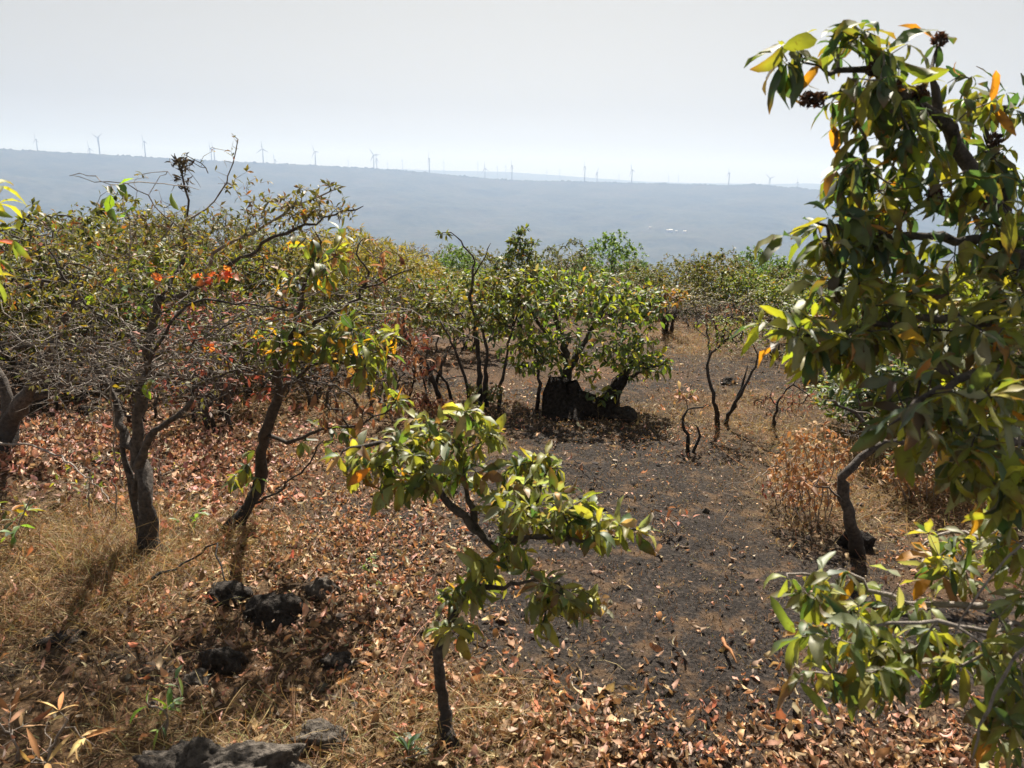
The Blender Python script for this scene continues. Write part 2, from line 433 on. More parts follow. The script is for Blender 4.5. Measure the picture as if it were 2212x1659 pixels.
# ------------------------------------------------------------------ ground
def build_ground():
    nr, na = 620, 620
    r = np.geomspace(.35, 46, nr); a = np.linspace(R(-80), R(80), na)
    RR, AA = np.meshgrid(r, a, indexing='ij'); x = RR*np.sin(AA); y = RR*np.cos(AA)-.3
    z = gh(x, y)+(fbm(x*14, y*14, 3, 3)-.45)*.022*np.clip(1.5-RR/10, 0, 1)
    V = np.stack([x, y, z], -1).reshape(-1, 3)
    i = np.arange(nr-1)[:, None]*na+np.arange(na-1)[None]; F = np.stack([i, i+1, i+na+1, i+na], -1).reshape(-1, 4)[:, ::-1]
    xf, yf = x.ravel(), y.ravel(); nn = fbm(xf*1.7, yf*2.6, 5, 77)
    ash = np.clip((M(ASH, xf, yf)-.15+(nn-.47)*2.8)*2.4, 0, 1)
    lit = np.clip(M(LIT, xf, yf)+M(RED, xf, yf), 0, 1); straw = np.clip(M(STR, xf, yf)*(.5+nn), 0, 1)
    m, t, out = newmat('scorched_ground'); co = coords(t, False)
    A = lambda n: N(t, 'ShaderNodeAttribute', attribute_name=n).outputs['Fac']
    n1 = noise(t, co, 7, 8, .65); n2 = noise(t, co, 60, 6, .7); n3 = noise(t, co, 1.6, 5, .6)
    soil = ramp(t, n2, [(.34, (.018, .012, .009)), (.5, (.055, .036, .024)), (.68, (.18, .115, .07))])
    soil = mix(t, ramp(t, n3, [(.4, (0, 0, 0)), (.65, (.8, .8, .8))]), soil, mix(t, n2, (.035, .022, .014), (.22, .13, .075)))
    ashc = ramp(t, n2, [(.34, (.010, .008, .008)), (.52, (.034, .029, .027)), (.7, (.10, .08, .068))])
    ashc = mix(t, ramp(t, n1, [(.52, (0, 0, 0)), (.62, (.7, .7, .7))]), ashc, mix(t, n2, (.05, .03, .02), (.22, .14, .08)))
    col = mix(t, A('ash'), soil, ashc)
    col = mix(t, mixf(t, A('straw'), n1), col, mix(t, n2, (.10, .06, .03), (.38, .25, .11)))
    pr = N(t, 'ShaderNodeBsdfPrincipled'); pr.inputs['Roughness'].default_value = .95; pr.inputs['Specular IOR Level'].default_value = .15
    t.links.new(col, pr.inputs['Base Color']); t.links.new(bump(t, n2, .02, .8), pr.inputs['Normal'])
    t.links.new(pr.outputs[0], out.inputs['Surface'])
    tagp(mesh('ground', V, F, m, attrs={'ash': ash, 'lit': lit, 'straw': straw}), kind='structure')
def mixf(t, a, b):
    m = N(t, 'ShaderNodeMath', operation='MULTIPLY'); t.links.new(a, m.inputs[0]); t.links.new(b, m.inputs[1]); return m.outputs[0]
build_ground()

# ------------------------------------------------------------------ far hills
RID = [(-700, 296), (-300, 310), (0, 321), (140, 329), (352, 341), (516, 349.5), (682, 357), (811, 364), (926, 373), (1034, 383.6), (1105, 389), (1214, 391), (1364, 395), (1498, 398), (1573, 400), (1630, 397.6), (1723, 407), (1817, 413), (2212, 428), (2700, 440)]
FAR = [(-700, 330), (500, 356), (830, 365), (979, 369.5), (1096, 372), (1213, 380), (1307, 387), (1400, 393), (1500, 396), (1676, 398), (1747, 397), (1830, 400), (2212, 414), (2700, 428)]
DR, DF = 5400., 10500.
def azel(px, py):
    v = ray(px, py); return math.atan2(v[0], v[1]), math.atan2(v[2], math.hypot(v[0], v[1]))
def crest(tab, D):
    ae = [azel(*p) for p in tab]; az = np.array([a for a, e in ae]); z = np.array([EYE+D*math.tan(e) for a, e in ae]); return az, z
azR, zR = crest(RID, DR); azF, zF = crest(FAR, DF)
def hill_z(r, a):
    zr = np.interp(a, azR, zR); zf = np.interp(a, azF, zF)
    x = r*np.sin(a); y = r*np.cos(a)
    near = prof(r*np.sqrt(np.cos(a)**2+.25*np.sin(a)**2))-.05
    val = -330+40*(fbm(x/700, y/700, 4, 31)-.5)
    s = lambda e0, e1, v: (lambda u: u*u*(3-2*u))(np.clip((v-e0)/(e1-e0), 0, 1))
    z = np.maximum(near, -600); z = z*(1-s(900, 2000, r))+val*s(900, 2000, r)
    up = np.clip((r-3000)/(DR-3000), 0, 1)
    slope = up**1.15
    z1 = val+(zr-val)*slope+(fbm(x/260, y/260, 4, 8)-.47)*60*np.sin(np.pi*np.clip(up, 0, 1))
    z = np.where(r > 3000, z1*s(3000, 3300, r)+z*(1-s(3000, 3300, r)), z)
    back = zr-25*s(DR, DR+1200, r)-120*s(DR+1000, DR+2600, r)
    z = np.where(r > DR, back, z)
    up2 = s(8200, DF, r); z = np.where(r > 8200, (zr-145)*(1-up2)+zf*up2, z)
    z = np.where(r > DF, zf-(r-DF)*.03, z)
    return z
def build_hills():
    r = np.concatenate([np.geomspace(44, 2900, 90), np.linspace(3000, 5300, 110), np.linspace(5320, 5480, 18), np.linspace(5600, 8000, 20), np.linspace(8200, 12500, 60)])
    a = np.linspace(R(-72), R(72), 1500); RR, AA = np.meshgrid(r, a, indexing='ij'); z = hill_z(RR, AA)
    w = np.exp(-((RR-DR)/60)**2); tre = fbm(AA*420, RR/25, 3, 9); tre = np.clip(tre-.38, 0, 1)
    z = z+w*(tre*38-4)*(.35+1.1*vnoise(AA*60, RR*0, 4))
    w2 = np.exp(-((RR-DF)/200)**2); z = z+w2*fbm(AA*250, RR/50, 2, 4)*9
    V = np.stack([RR*np.sin(AA), RR*np.cos(AA), z], -1).reshape(-1, 3); nr, na = RR.shape
    i = np.arange(nr-1)[:, None]*na+np.arange(na-1)[None]; F = np.stack([i, i+1, i+na+1, i+na], -1).reshape(-1, 4)[:, ::-1]
    m, t, out = newmat('forested_slope'); co = coords(t, False)
    n1 = noise(t, co, .004, 8, .65); n2 = noise(t, co, .03, 6, .7)
    c = ramp(t, n1, [(.38, (.015, .03, .015)), (.52, (.05, .06, .03)), (.72, (.09, .08, .055))])
    c = mix(t, .5, c, ramp(t, n2, [(.35, (.015, .025, .012)), (.7, (.10, .09, .05))]))
    pr = N(t, 'ShaderNodeBsdfPrincipled'); pr.inputs['Roughness'].default_value = .95; pr.inputs['Specular IOR Level'].default_value = .05
    t.links.new(c, pr.inputs['Base Color']); t.links.new(pr.outputs[0], out.inputs['Surface'])
    tagp(mesh('hills', V, F, m), kind='structure')
build_hills()

# ------------------------------------------------------------------ wind turbines
M_turbine_backlit = plain('turbine_backlit_shade', (.09, .09, .09), (.12, .12, .12), .05, .7)  # white turbines given a dark grey colour that stands for their backlit shade
def turbine(px, py, hubh, D, blades, label, blen=56, group='wind turbines on the far ridge', yaw=.0):
    """hub at pixel ray, D metres away; blades = angles in degrees clockwise from up in the rotor plane"""
    a, e = azel(px, py); r = D
    hub = np.array([r*math.sin(a), r*math.cos(a), EYE+r*math.tan(e)])
    base = hub-np.array([0, 0, hubh])
    root = empty('wind_turbine', base, label, 'wind turbine', group)
    zs = np.linspace(-60, hubh-1.5, 8); A = Acc()
    A.add(tube([(0, 0, z) for z in zs], np.interp(zs, [-60, 0, hubh], [3.4, 3.2, 2.0]), 12)); A.build('tower', M_turbine_backlit, root)
    ya = a+yaw; dx = np.array([math.sin(ya), math.cos(ya), 0.])   # rotor axis
    side = np.array([dx[1], -dx[0], 0.])
    hp = np.array([0, 0, hubh])
    A = Acc(); A.add(tube([hp-dx*5, hp-dx*4.5, hp+dx*5, hp+dx*6.5], [1.6, 2.3, 2.3, 1.0], 8)); nac = A.build('nacelle', M_turbine_backlit, root)
    A = Acc(); A.add(tube([hp-dx*8.6, hp-dx*7.6, hp-dx*6, hp-dx*4.8], [.2, 1.4, 1.9, 1.9], 8)); hb = A.build('hub', M_turbine_backlit, root)
    hc = hp-dx*6.6
    for b in blades:
        th = R(b); d = side*math.sin(th)+np.array([0, 0, math.cos(th)]); wv = np.cross(d, dx)
        ts = np.array([0, .05, .18, .4, .7, 1]); ch = np.array([1.3, 1.5, 3.4, 2.6, 1.6, .7])*.85; th_ = np.array([1.2, 1.2, .8, .5, .3, .1])*.6
        k = 8; V = []
        for t_, c_, h_ in zip(ts, ch, th_):
            for j in range(k):
                an = j*2*math.pi/k; V.append(hc+d*(1+blen*t_)+wv*c_*math.cos(an)+dx*(h_*math.sin(an)))
        F = [(i*k+j, i*k+(j+1) % k, (i+1)*k+(j+1) % k, (i+1)*k+j) for i in range(len(ts)-1) for j in range(k)]
        mesh('blade', np.array(V), F, M_turbine_backlit, parent=hb)
    return root
def z1(x, y): return x*.2344, 259.2+y*.2344
def z2(x, y): return 518.4+x*.2344, 288+y*.2344
def z3(x, y): return 979.2+x*.2344, 316.8+y*.2344
def z4(x, y): return 1324.8+x*.2344, 345.6+y*.2344
TB = [  # hub position, visible tower px (zoomed), blade angles, yaw, label
 (z1(333, 180), 100, (-6, 114, 234), 1.15, 'pale wind turbine at the far left end of the ridge, standing alone'),
 (z1(825, 262), 48, (-8, 112, 208), .9, 'wind turbine sunk low behind the crest, left partner of the pair near the left edge'),
 (z1(905, 165), 145, (60, 180, -60), .9, 'wind turbine with two blades raised in a V, right of the low sunken one'),
 (z1(1328, 196), 141, (-14, 106, 200), 1.1, 'tall wind turbine above the left bush, just left of its dark nest clump'),
 (z1(1943, 262), 108, (-12, 108, 200), 1.15, 'left turbine of the close pair seen through bare twigs above the left bush'),
 (z1(1970, 260), 115, (-22, 98, 218), 1.15, 'right turbine of the close pair seen through bare twigs above the left bush'),
 (z2(208, 143), 137, (-4, 116, 236), .5, 'wind turbine with level side blades, just right of the tall thorny twig'),
 (z2(322, 242), 43, (-10, 110, 190), 1.1, 'very low turbine half hidden by the crest, right of the thorny twig'),
 (z2(692, 168), 127, (-25, 95, 215), .9, 'wind turbine standing alone above the tip of the long leafy left branch'),
 (z2(1232, 200), 125, (-33, 87, 207), .3, 'taller left turbine of the middle left pair, blade pointing up left'),
 (z2(1260, 233), 92, (6, 126, 195), .9, 'shorter right turbine of the middle left pair'),
 (z2(1745, 232), 130, (0, 120, 190), 1.2, 'wind turbine standing alone where the pale farther ridge first shows'),
 (z3(293, 200), 93, (-4, 116, 215), .6, 'wind turbine with one blade hanging low, left neighbour of the tallest central one'),
 (z3(543, 175), 137, (-4, 116, 200), 1.2, 'tall central wind turbine standing in front of the pale farther ridge'),
 (z3(1215, 185), 140, (-6, 114, 214), 1.2, 'tall wind turbine right of centre, left partner of a short one'),
 (z3(1328, 238), 90, (42, 162, 198), 1.0, 'short wind turbine with a blade pointing up right, beside a taller one'),
 (z3(1650, 213), 120, (-14, 106, 205), 1.0, 'wind turbine above the white village buildings, left of the wide gap'),
 (z4(1072, 120), 112, (-3, 117, 237), 1.25, 'faint wind turbine right of the wide gap in the row, left of the ridge bump'),
 (z4(1448, 170), 62, (70, 190, -50), .6, 'small faint turbine on the ridge bump near the right hand tree'),
 (z4(1703, 205), 57, (0, 120, 240), 1.2, 'smallest faint turbine on the right slope, nearest the right hand tree')]
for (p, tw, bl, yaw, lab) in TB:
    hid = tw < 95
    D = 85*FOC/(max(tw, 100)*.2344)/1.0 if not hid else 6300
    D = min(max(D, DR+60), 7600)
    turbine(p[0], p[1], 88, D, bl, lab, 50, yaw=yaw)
FT = [(z2(997, 250), 'between the single turbine and the middle left pair'), (z2(1362, 272), 'just right of the middle left pair'), (z2(1498, 247), 'left of the lone turbine where the farther ridge starts'),
      (z2(1880, 264), 'first right of the lone turbine at the start of the farther ridge'), (z3(228, 150), 'on the farther ridge left of the low bladed turbine'),
      (z3(408, 185), 'on the farther ridge just left of the tall central turbine'), (z3(485, 178), 'touching the tall central turbine on its left'), (z3(863, 225), 'nearest right of the tall central turbine'),
      (z3(983, 210), 'second to the right of the tall central turbine'), (z3(1528, 262), 'in the gap left of the turbine above the village'), (z4(513, 155), 'left of two in the wide gap'), (z4(603, 152), 'right of two in the wide gap')]
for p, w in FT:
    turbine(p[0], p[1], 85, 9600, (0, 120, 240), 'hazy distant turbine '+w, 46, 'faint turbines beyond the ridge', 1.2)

# ------------------------------------------------------------------ village on the far slope
M_tin = plain('tin_roof', (.6, .6, .6), (.85, .85, .85), .3, .7, 0, 0.)
M_wall = plain('white_wall', (.65, .64, .6), (.8, .79, .75), .3, .8)
def house(px, py, w, d, h, label):
    a, e = azel(px, py); rr = np.linspace(2600, 5390, 800); zz = hill_z(rr, np.full(800, a)); el = np.arctan2(zz-EYE, rr)
    k = np.where(el >= e)[0]; r = rr[k[0]] if len(k) else 4300; z = float(hill_z(np.array([r]), np.array([a]))[0])+2
    root = empty('village_house', (r*math.sin(a), r*math.cos(a), z), label, 'house', 'white houses on the far slope'); root.rotation_euler.z = -a+random.uniform(-.1, .1)
    x, y = w/2, d/2; V = [(-x, -y, -6), (x, -y, -6), (x, y, -6), (-x, y, -6), (-x, -y, h), (x, -y, h), (x, y, h), (-x, y, h)]
    mesh('wall', V, [(0, 1, 5, 4), (1, 2, 6, 5), (2, 3, 7, 6), (3, 0, 4, 7)], M_wall, parent=root, smooth=False)
    rg = h+y*math.tan(R(20)); o = .6
    V = [(-x-o, -y-o, h-.2), (x+o, -y-o, h-.2), (x+o, 0, rg), (-x-o, 0, rg), (x+o, y+o, h-.2), (-x-o, y+o, h-.2),
         (-x-o, -y-o, h+.1), (x+o, -y-o, h+.1), (x+o, 0, rg+.3), (-x-o, 0, rg+.3), (x+o, y+o, h+.1), (-x-o, y+o, h+.1)]
    mesh('roof', V, [(6, 7, 8, 9), (9, 8, 10, 11), (0, 3, 2, 1), (3, 5, 4, 2), (0, 1, 7, 6), (5, 11, 10, 4)], M_tin, parent=root, smooth=False)
for (px, py, w, d, h, lab) in [(1442, 500, 11, 9, 4, 'left end of the bright white building cluster below the turbines'), (1449, 499.5, 17, 13, 5, 'largest bright white building of the cluster on the far slope'),
        (1461, 501, 9, 7, 4, 'tiny white hut between the two bright buildings on the far slope'), (1479, 502, 14, 9, 4, 'bright white building standing apart right of the cluster'),
        (1404, 493, 10, 6, 4, 'small dull white building left of the bright cluster')]:
    house(px, py, w, d, h, lab)

# ------------------------------------------------------------------ rocks
M_rock = plain('black_laterite', (.010, .009, .008), (.085, .072, .064), 45, .95, .05, 0, .2)
M_rockg = plain('grey_laterite', (.03, .026, .023), (.22, .19, .165), 45, .95, .05, 0, .2)
def rock(px, py, rpx, asp, hh, label, mat, seed=0, dz=0, rough=.5, sub=4, name='rock'):
    c = PG(px, py); r = rpx/FOC*math.hypot(c[1], EYE)
    bm = bmesh.new(); bmesh.ops.create_icosphere(bm, subdivisions=sub, radius=1)
    V = np.array([v.co[:] for v in bm.verts]); F = np.array([[v.index for v in f.verts] for f in bm.faces]); bm.free()
    n = (fbm(V[:, 0]*1.6+seed, V[:, 1]*1.6+V[:, 2]*1.3, 5, seed)-.47)*2*rough + (fbm(V[:, 2]*3+seed, V[:, 0]*3-V[:, 1]*2, 4, seed+3)-.47)*rough
    n = n-.35*np.clip(fbm(V[:, 0]*4+V[:, 2]*3, V[:, 1]*4+seed, 3, seed+9)-.5, 0, 1)
    V = V*(1+n)[:, None]*np.array([r, r*asp, r*hh]); V[:, 2] = np.maximum(V[:, 2], -.25*r)
    o = mesh(name, V, F, mat); o.location = [c[0], c[1], c[2]+dz]
    return tagp(o, label, 'rock')
rock(590, 1330, 62, .8, .75, 'rough black boulder, largest of the dark rocks among the leaf litter', M_rock, 1)
rock(490, 1290, 46, .8, .6, 'black rock under the leaning forked twig, left of the big black boulder', M_rock, 2)
rock(697, 1283, 36, .7, .8, 'brown topped rock in leaf litter, right of the big black boulder', M_rockg, 3)
rock(482, 1440, 46, .7, .8, 'pointed dark rock below the big black boulder', M_rock, 4)
rock(425, 1470, 30, .8, .5, 'low grey rock touching the pointed dark rock on its left', M_rockg, 5)
rock(735, 1435, 38, .7, .55, 'dark crumbly rock in dry grass, left of the central sapling', M_rock, 6)
rock(690, 1600, 52, .7, .5, 'low pale grey rock in straw near the bottom edge', M_rockg, 7)
rock(450, 1700, 170, .65, .55, 'large flat grey rock cut by the bottom edge of the picture', M_rockg, 8, rough=.75, sub=6)
rock(130, 1385, 40, .8, .35, 'low dark rock in the dry grass near the left edge', M_rock, 9)
rock(190, 890, 22, .8, .6, 'small dark rock between the two left trunks', M_rock, 10)
rock(1345, 905, 34, .8, .75, 'rounded black rock at the right foot of the charred stump', M_rock, 11)
rock(1757, 828, 22, 1, .6, 'black rock beside the burnt stems on the far right slope', M_rock, 12)
rock(1572, 830, 15, 1, .9, 'small black lump on the ash behind the V shaped shrub', M_rock, 13)
rock(2010, 1380, 40, .8, .5, 'dark rock under the low right hand branches', M_rock, 14)

# ------------------------------------------------------------------ plants: close ones, by hand
def start(name, label, px, py, cat='tree', group=None):
    b = PG(px, py); b[2] -= .02
    return empty(name, b, label, cat, group), b

def right_tree():
    base = np.array([1.42, 1.55, float(gh(1.42, 1.55))-.03])
    root = empty('broadleaf_tree', base, 'close leafy tree filling the right edge from the sky down, with dark trunk', 'tree')
    p = Plant()
    p.line([base, P(2330, 1150, 1.75), P(2290, 850, 1.85), P(2235, 650, 1.9), P(2190, 520, 1.9), P(2120, 420, 1.9), P(2080, 340, 1.9)], .036, .017)
    p.line(pts([(2080, 340, 1.9), (2020, 260, 1.85), (1950, 190, 1.8), (1860, 150, 1.75), (1790, 160, 1.72)]), .018, .005)
    p.line(pts([(2020, 260, 1.85), (2010, 170, 1.85), (2020, 120, 1.9)]), .01, .004)
    p.line(pts([(2185, 500, 1.9), (2150, 330, 2.0), (2130, 270, 2.0), (2180, 230, 2.0)]), .016, .004)
    p.line(pts([(2200, 560, 1.9), (2100, 525, 1.85), (1960, 522, 1.8), (1840, 495, 1.75), (1760, 480, 1.7)]), .014, .004)
    p.line(pts([(2215, 760, 1.88), (2100, 700, 1.75), (1980, 690, 1.65), (1850, 710, 1.6), (1720, 740, 1.55)]), .016, .004)
    p.line(pts([(2220, 800, 1.85), (2120, 820, 1.5), (2000, 850, 1.35), (1950, 900, 1.3)]), .014, .004)
    p.line(pts([(2240, 950, 1.82), (2150, 960, 1.6), (2080, 1010, 1.5)]), .012, .004)
    p.finish(); n0 = p.n
    tips = [ell(1870, 170, 120, 70, 1.75, .15, 20), ell(2100, 200, 80, 60, 1.95, .15, 8), ell(1830, 330, 50, 90, 1.78, .1, 10), ell(1960, 260, 110, 90, 1.82, .2, 26), ell(1990, 380, 150, 100, 1.8, .2, 30), ell(2130, 260, 70, 80, 2., .2, 9),
            ell(1900, 420, 80, 120, 1.75, .15, 18), ell(2150, 420, 70, 90, 1.9, .2, 12), ell(1890, 520, 140, 60, 1.75, .15, 22), ell(2080, 600, 130, 90, 1.8, .25, 30),
            ell(1880, 640, 120, 60, 1.65, .15, 16), ell(1830, 730, 190, 55, 1.6, .15, 34), ell(1740, 720, 90, 40, 1.57, .1, 12), ell(1800, 610, 90, 40, 1.65, .1, 9), ell(1800, 510, 90, 30, 1.7, .1, 8), ell(1700, 120, 60, 45, 1.7, .06, 6), ell(1830, 80, 60, 35, 1.75, .08, 7), ell(2100, 740, 140, 80, 1.6, .25, 34), ell(2030, 850, 150, 80, 1.4, .2, 28),
            ell(2140, 930, 90, 110, 1.5, .2, 22), ell(1960, 920, 60, 70, 1.4, .1, 8), ell(2170, 660, 60, 90, 1.8, .2, 22), ell(2160, 520, 60, 60, 1.85, .15, 12), ell(2180, 830, 50, 110, 1.7, .2, 24), ell(2060, 960, 120, 70, 1.5, .15, 20), ell(2180, 1040, 50, 80, 1.5, .15, 14), ell(2000, 620, 90, 50, 1.75, .15, 12), ell(2170, 380, 50, 60, 2., .1, 9), np.array(pts([(1735, 135, 1.7), (1960, 95, 1.8), (1830, 95, 1.75), (2025, 95, 1.9), (1690, 510, 1.68), (1790, 470, 1.68), (1775, 640, 1.6), (1640, 700, 1.55), (2100, 165, 1.95), (2175, 250, 2.)]))]
    t = p.grow(np.concatenate(tips), .04, .22, .1, 30); p.finish(.0017, .45)
    tr = p.build_wood(root, base, M_bark, M_twig)
    half = [i for i in t if p.p[i][2] > 1.45]; low = [i for i in t if p.p[i][2] <= 1.45]
    A = p.foliage(half, (4, 6), (.04, .105), (.22, .38), (.2, 2.0), .8, G_DARK+[(3, (.05, .10, .06)), (2, (.24, .24, .05))], wave=.16, st=6, along=5, rnd=.4)
    A.build('foliage', M_leaf, root, base)
    A = p.foliage(low, (4, 6), (.04, .088), (.24, .42), (.2, 1.4), .45, G_DARK+[(4, (.24, .26, .04)), (4, (.26, .27, .19)), (2, (.34, .35, .05)), (1, (.45, .3, .05))], wave=.18, st=6, along=5, rnd=.45)
    tagp(A.build('foliage', M_leaf, root, base), 'brighter yellow green lower leaves')
    # dark curled dry flower heads
    for q in pts([(1745, 215, 1.7), (1770, 215, 1.7), (1890, 150, 1.72), (1990, 200, 1.8), (2030, 85, 1.9), (2018, 420, 1.7), (1930, 180, 1.75), (2150, 300, 1.95)]):
        n = 40; D = rng.normal(0, 1, (n, 3)); A = Acc(); A.add(strips(q+nrm(D)*.003, D, rng.normal(0, 1, (n, 3)), .02, .012, 1.6, .8, .1, palette(n, [(1, (.05, .03, .03)), (2, (.13, .07, .045))]), 3)); A.build('dry_flower_head', M_dry, root, base)
right_tree()

def low_right():
    base = np.array([1.75, 1.35, float(gh(1.75, 1.35))-.03])
    root = empty('leafy_shrub', base, 'low branches of big drooping leaves reaching in at the bottom right corner', 'shrub')
    p = Plant()
    p.line([base, P(2330, 1500, 1.5), P(2280, 1300, 1.5), P(2240, 1150, 1.55)], .02, .012)
    p.line(pts([(2280, 1330, 1.5), (2150, 1350, 1.42), (1980, 1345, 1.4), (1880, 1350, 1.4), (1800, 1390, 1.4)]), .007, .003)
    p.line(pts([(2270, 1290, 1.5), (2100, 1300, 1.55), (1960, 1300, 1.55), (1850, 1250, 1.6), (1700, 1240, 1.62)]), .008, .003)
    p.line(pts([(2250, 1200, 1.55), (2150, 1170, 1.7), (2050, 1150, 1.8), (1980, 1190, 1.85)]), .007, .003)
    p.line(pts([(2250, 1170, 1.55), (2210, 1000, 1.6), (2200, 900, 1.6)]), .007, .003)
    p.line(pts([(2330, 1480, 1.5), (2220, 1560, 1.35), (2190, 1600, 1.3)]), .008, .004)
    n0 = p.n
    tips = [ell(1770, 1270, 110, 45, 1.6, .1, 14), ell(1840, 1380, 130, 60, 1.42, .12, 24), ell(1940, 1300, 120, 60, 1.55, .1, 12), ell(2090, 1200, 120, 70, 1.7, .15, 26), ell(2180, 1050, 50, 110, 1.6, .15, 18),
            ell(2060, 1400, 110, 50, 1.42, .1, 10), ell(2190, 1350, 50, 100, 1.45, .1, 10), ell(2180, 1560, 50, 90, 1.35, .1, 16), ell(1810, 1470, 90, 30, 1.38, .06, 8), ell(2180, 1190, 50, 70, 1.55, .1, 14), ell(2000, 1430, 110, 50, 1.42, .1, 14), ell(2180, 1460, 50, 70, 1.4, .1, 12), ell(1880, 1450, 60, 50, 1.4, .08, 10)]
    t = p.grow(np.concatenate(tips), .04, .2, .05, 12); p.finish(.0013, .45)
    p.build_wood(root, base, M_twig, M_twig)
    p.foliage(t, (3, 6), (.04, .09), (.24, .40), (.2, 1.8), .5, G_BIG+[(5, (.24, .26, .16)), (3, (.30, .31, .06))], wave=.17, st=6, along=4, rnd=.4).build('foliage', M_leaf, root, base)
low_right()

def sapling():
    root, b = start('broadleaf_sapling', 'knee high crooked sapling with curling yellow green leaves in the centre foreground', 978, 1610, 'sapling')
    p = Plant()
    p.line([b, P(962, 1540, 2.0), P(950, 1450, 2.0), P(953, 1390, 2.02), P(985, 1320, 2.05), P(1015, 1255, 2.08), P(1060, 1205, 2.1), P(1075, 1190, 2.1)], .019, .012, .03)
    p.line(pts([(1070, 1192, 2.1), (1030, 1150, 2.1), (970, 1090, 2.1), (930, 1040, 2.12), (880, 990, 2.1), (820, 960, 2.05), (740, 975, 2.0)]), .016, .004, .03)
    p.line(pts([(1030, 1150, 2.1), (1010, 1060, 2.15), (990, 960, 2.2), (1010, 900, 2.2)]), .011, .003, .03)
    p.line(pts([(1072, 1190, 2.1), (1120, 1150, 2.15), (1160, 1080, 2.2), (1180, 1020, 2.2)]), .012, .003, .03)
    p.line(pts([(1075, 1188, 2.1), (1150, 1160, 2.0), (1260, 1165, 1.95), (1330, 1158, 1.95), (1385, 1140, 1.95)]), .011, .003, .03)
    p.line(pts([(1010, 1265, 2.08), (1090, 1265, 2.0), (1180, 1250, 1.9), (1240, 1290, 1.88)]), .009, .003, .03)
    n0 = p.n
    tips = [ell(900, 985, 130, 65, 2.1, .15, 38), ell(940, 930, 60, 40, 2.15, .1, 8), ell(1015, 915, 40, 30, 2.2, .08, 8), ell(870, 1040, 70, 40, 2.1, .12, 9), ell(1000, 1020, 70, 60, 2.15, .12, 12), ell(1130, 1040, 70, 50, 2.2, .15, 14), ell(1180, 1090, 100, 65, 2.05, .15, 34),
            ell(1080, 1110, 60, 50, 2.1, .12, 9), ell(1250, 1120, 60, 40, 2., .1, 14), ell(1200, 1275, 55, 35, 1.9, .1, 12), ell(1175, 1330, 20, 25, 1.88, .05, 3), ell(1050, 1235, 45, 30, 2.05, .1, 7), ell(1300, 1140, 70, 25, 1.95, .06, 8), ell(1240, 1290, 50, 25, 1.88, .06, 7), ell(1160, 1010, 50, 30, 2.2, .08, 8), ell(1040, 960, 50, 40, 2.2, .08, 9), ell(800, 990, 60, 35, 2.05, .08, 10), ell(1000, 1290, 40, 35, 2.03, .07, 11), ell(985, 1365, 38, 22, 2.0, .07, 9), ell(1100, 1190, 60, 30, 2.05, .1, 9),
            np.array(pts([(735, 985, 2.), (775, 1005, 2.), (1375, 1145, 1.95), (1310, 1155, 1.95), (1290, 1310, 1.88), (1180, 985, 2.2), (1150, 1000, 2.2)]))]
    t = p.grow(np.concatenate(tips), .025, .22, .05, 14); p.finish(.0016, .42)
    p.build_wood(root, b, M_bark, M_bark)
    pal = G_BIG+[(7, (.23, .26, .18)), (4, (.32, .33, .08)), (1, (.40, .28, .2))]
    p.foliage(t, (4, 7), (.035, .085), (.32, .48), (.2, 2.3), .15, pal, wave=.17, along=4, fold=(.2, .8), rnd=.4).build('foliage', M_leaf, root, b)
    # one orange leaf
    q = P(800, 1012, 1.98)
    o = Acc(); o.add(strips([q], [P(750, 1045, 1.97)-q], [[.1, -.8, .6]], .085, .03, .4, .2, .1, (.75, .25, .02), 6)); tagp(o.build('withered_leaf', M_leaf, root, b), 'bright orange leaf hanging at the left end')
sapling()

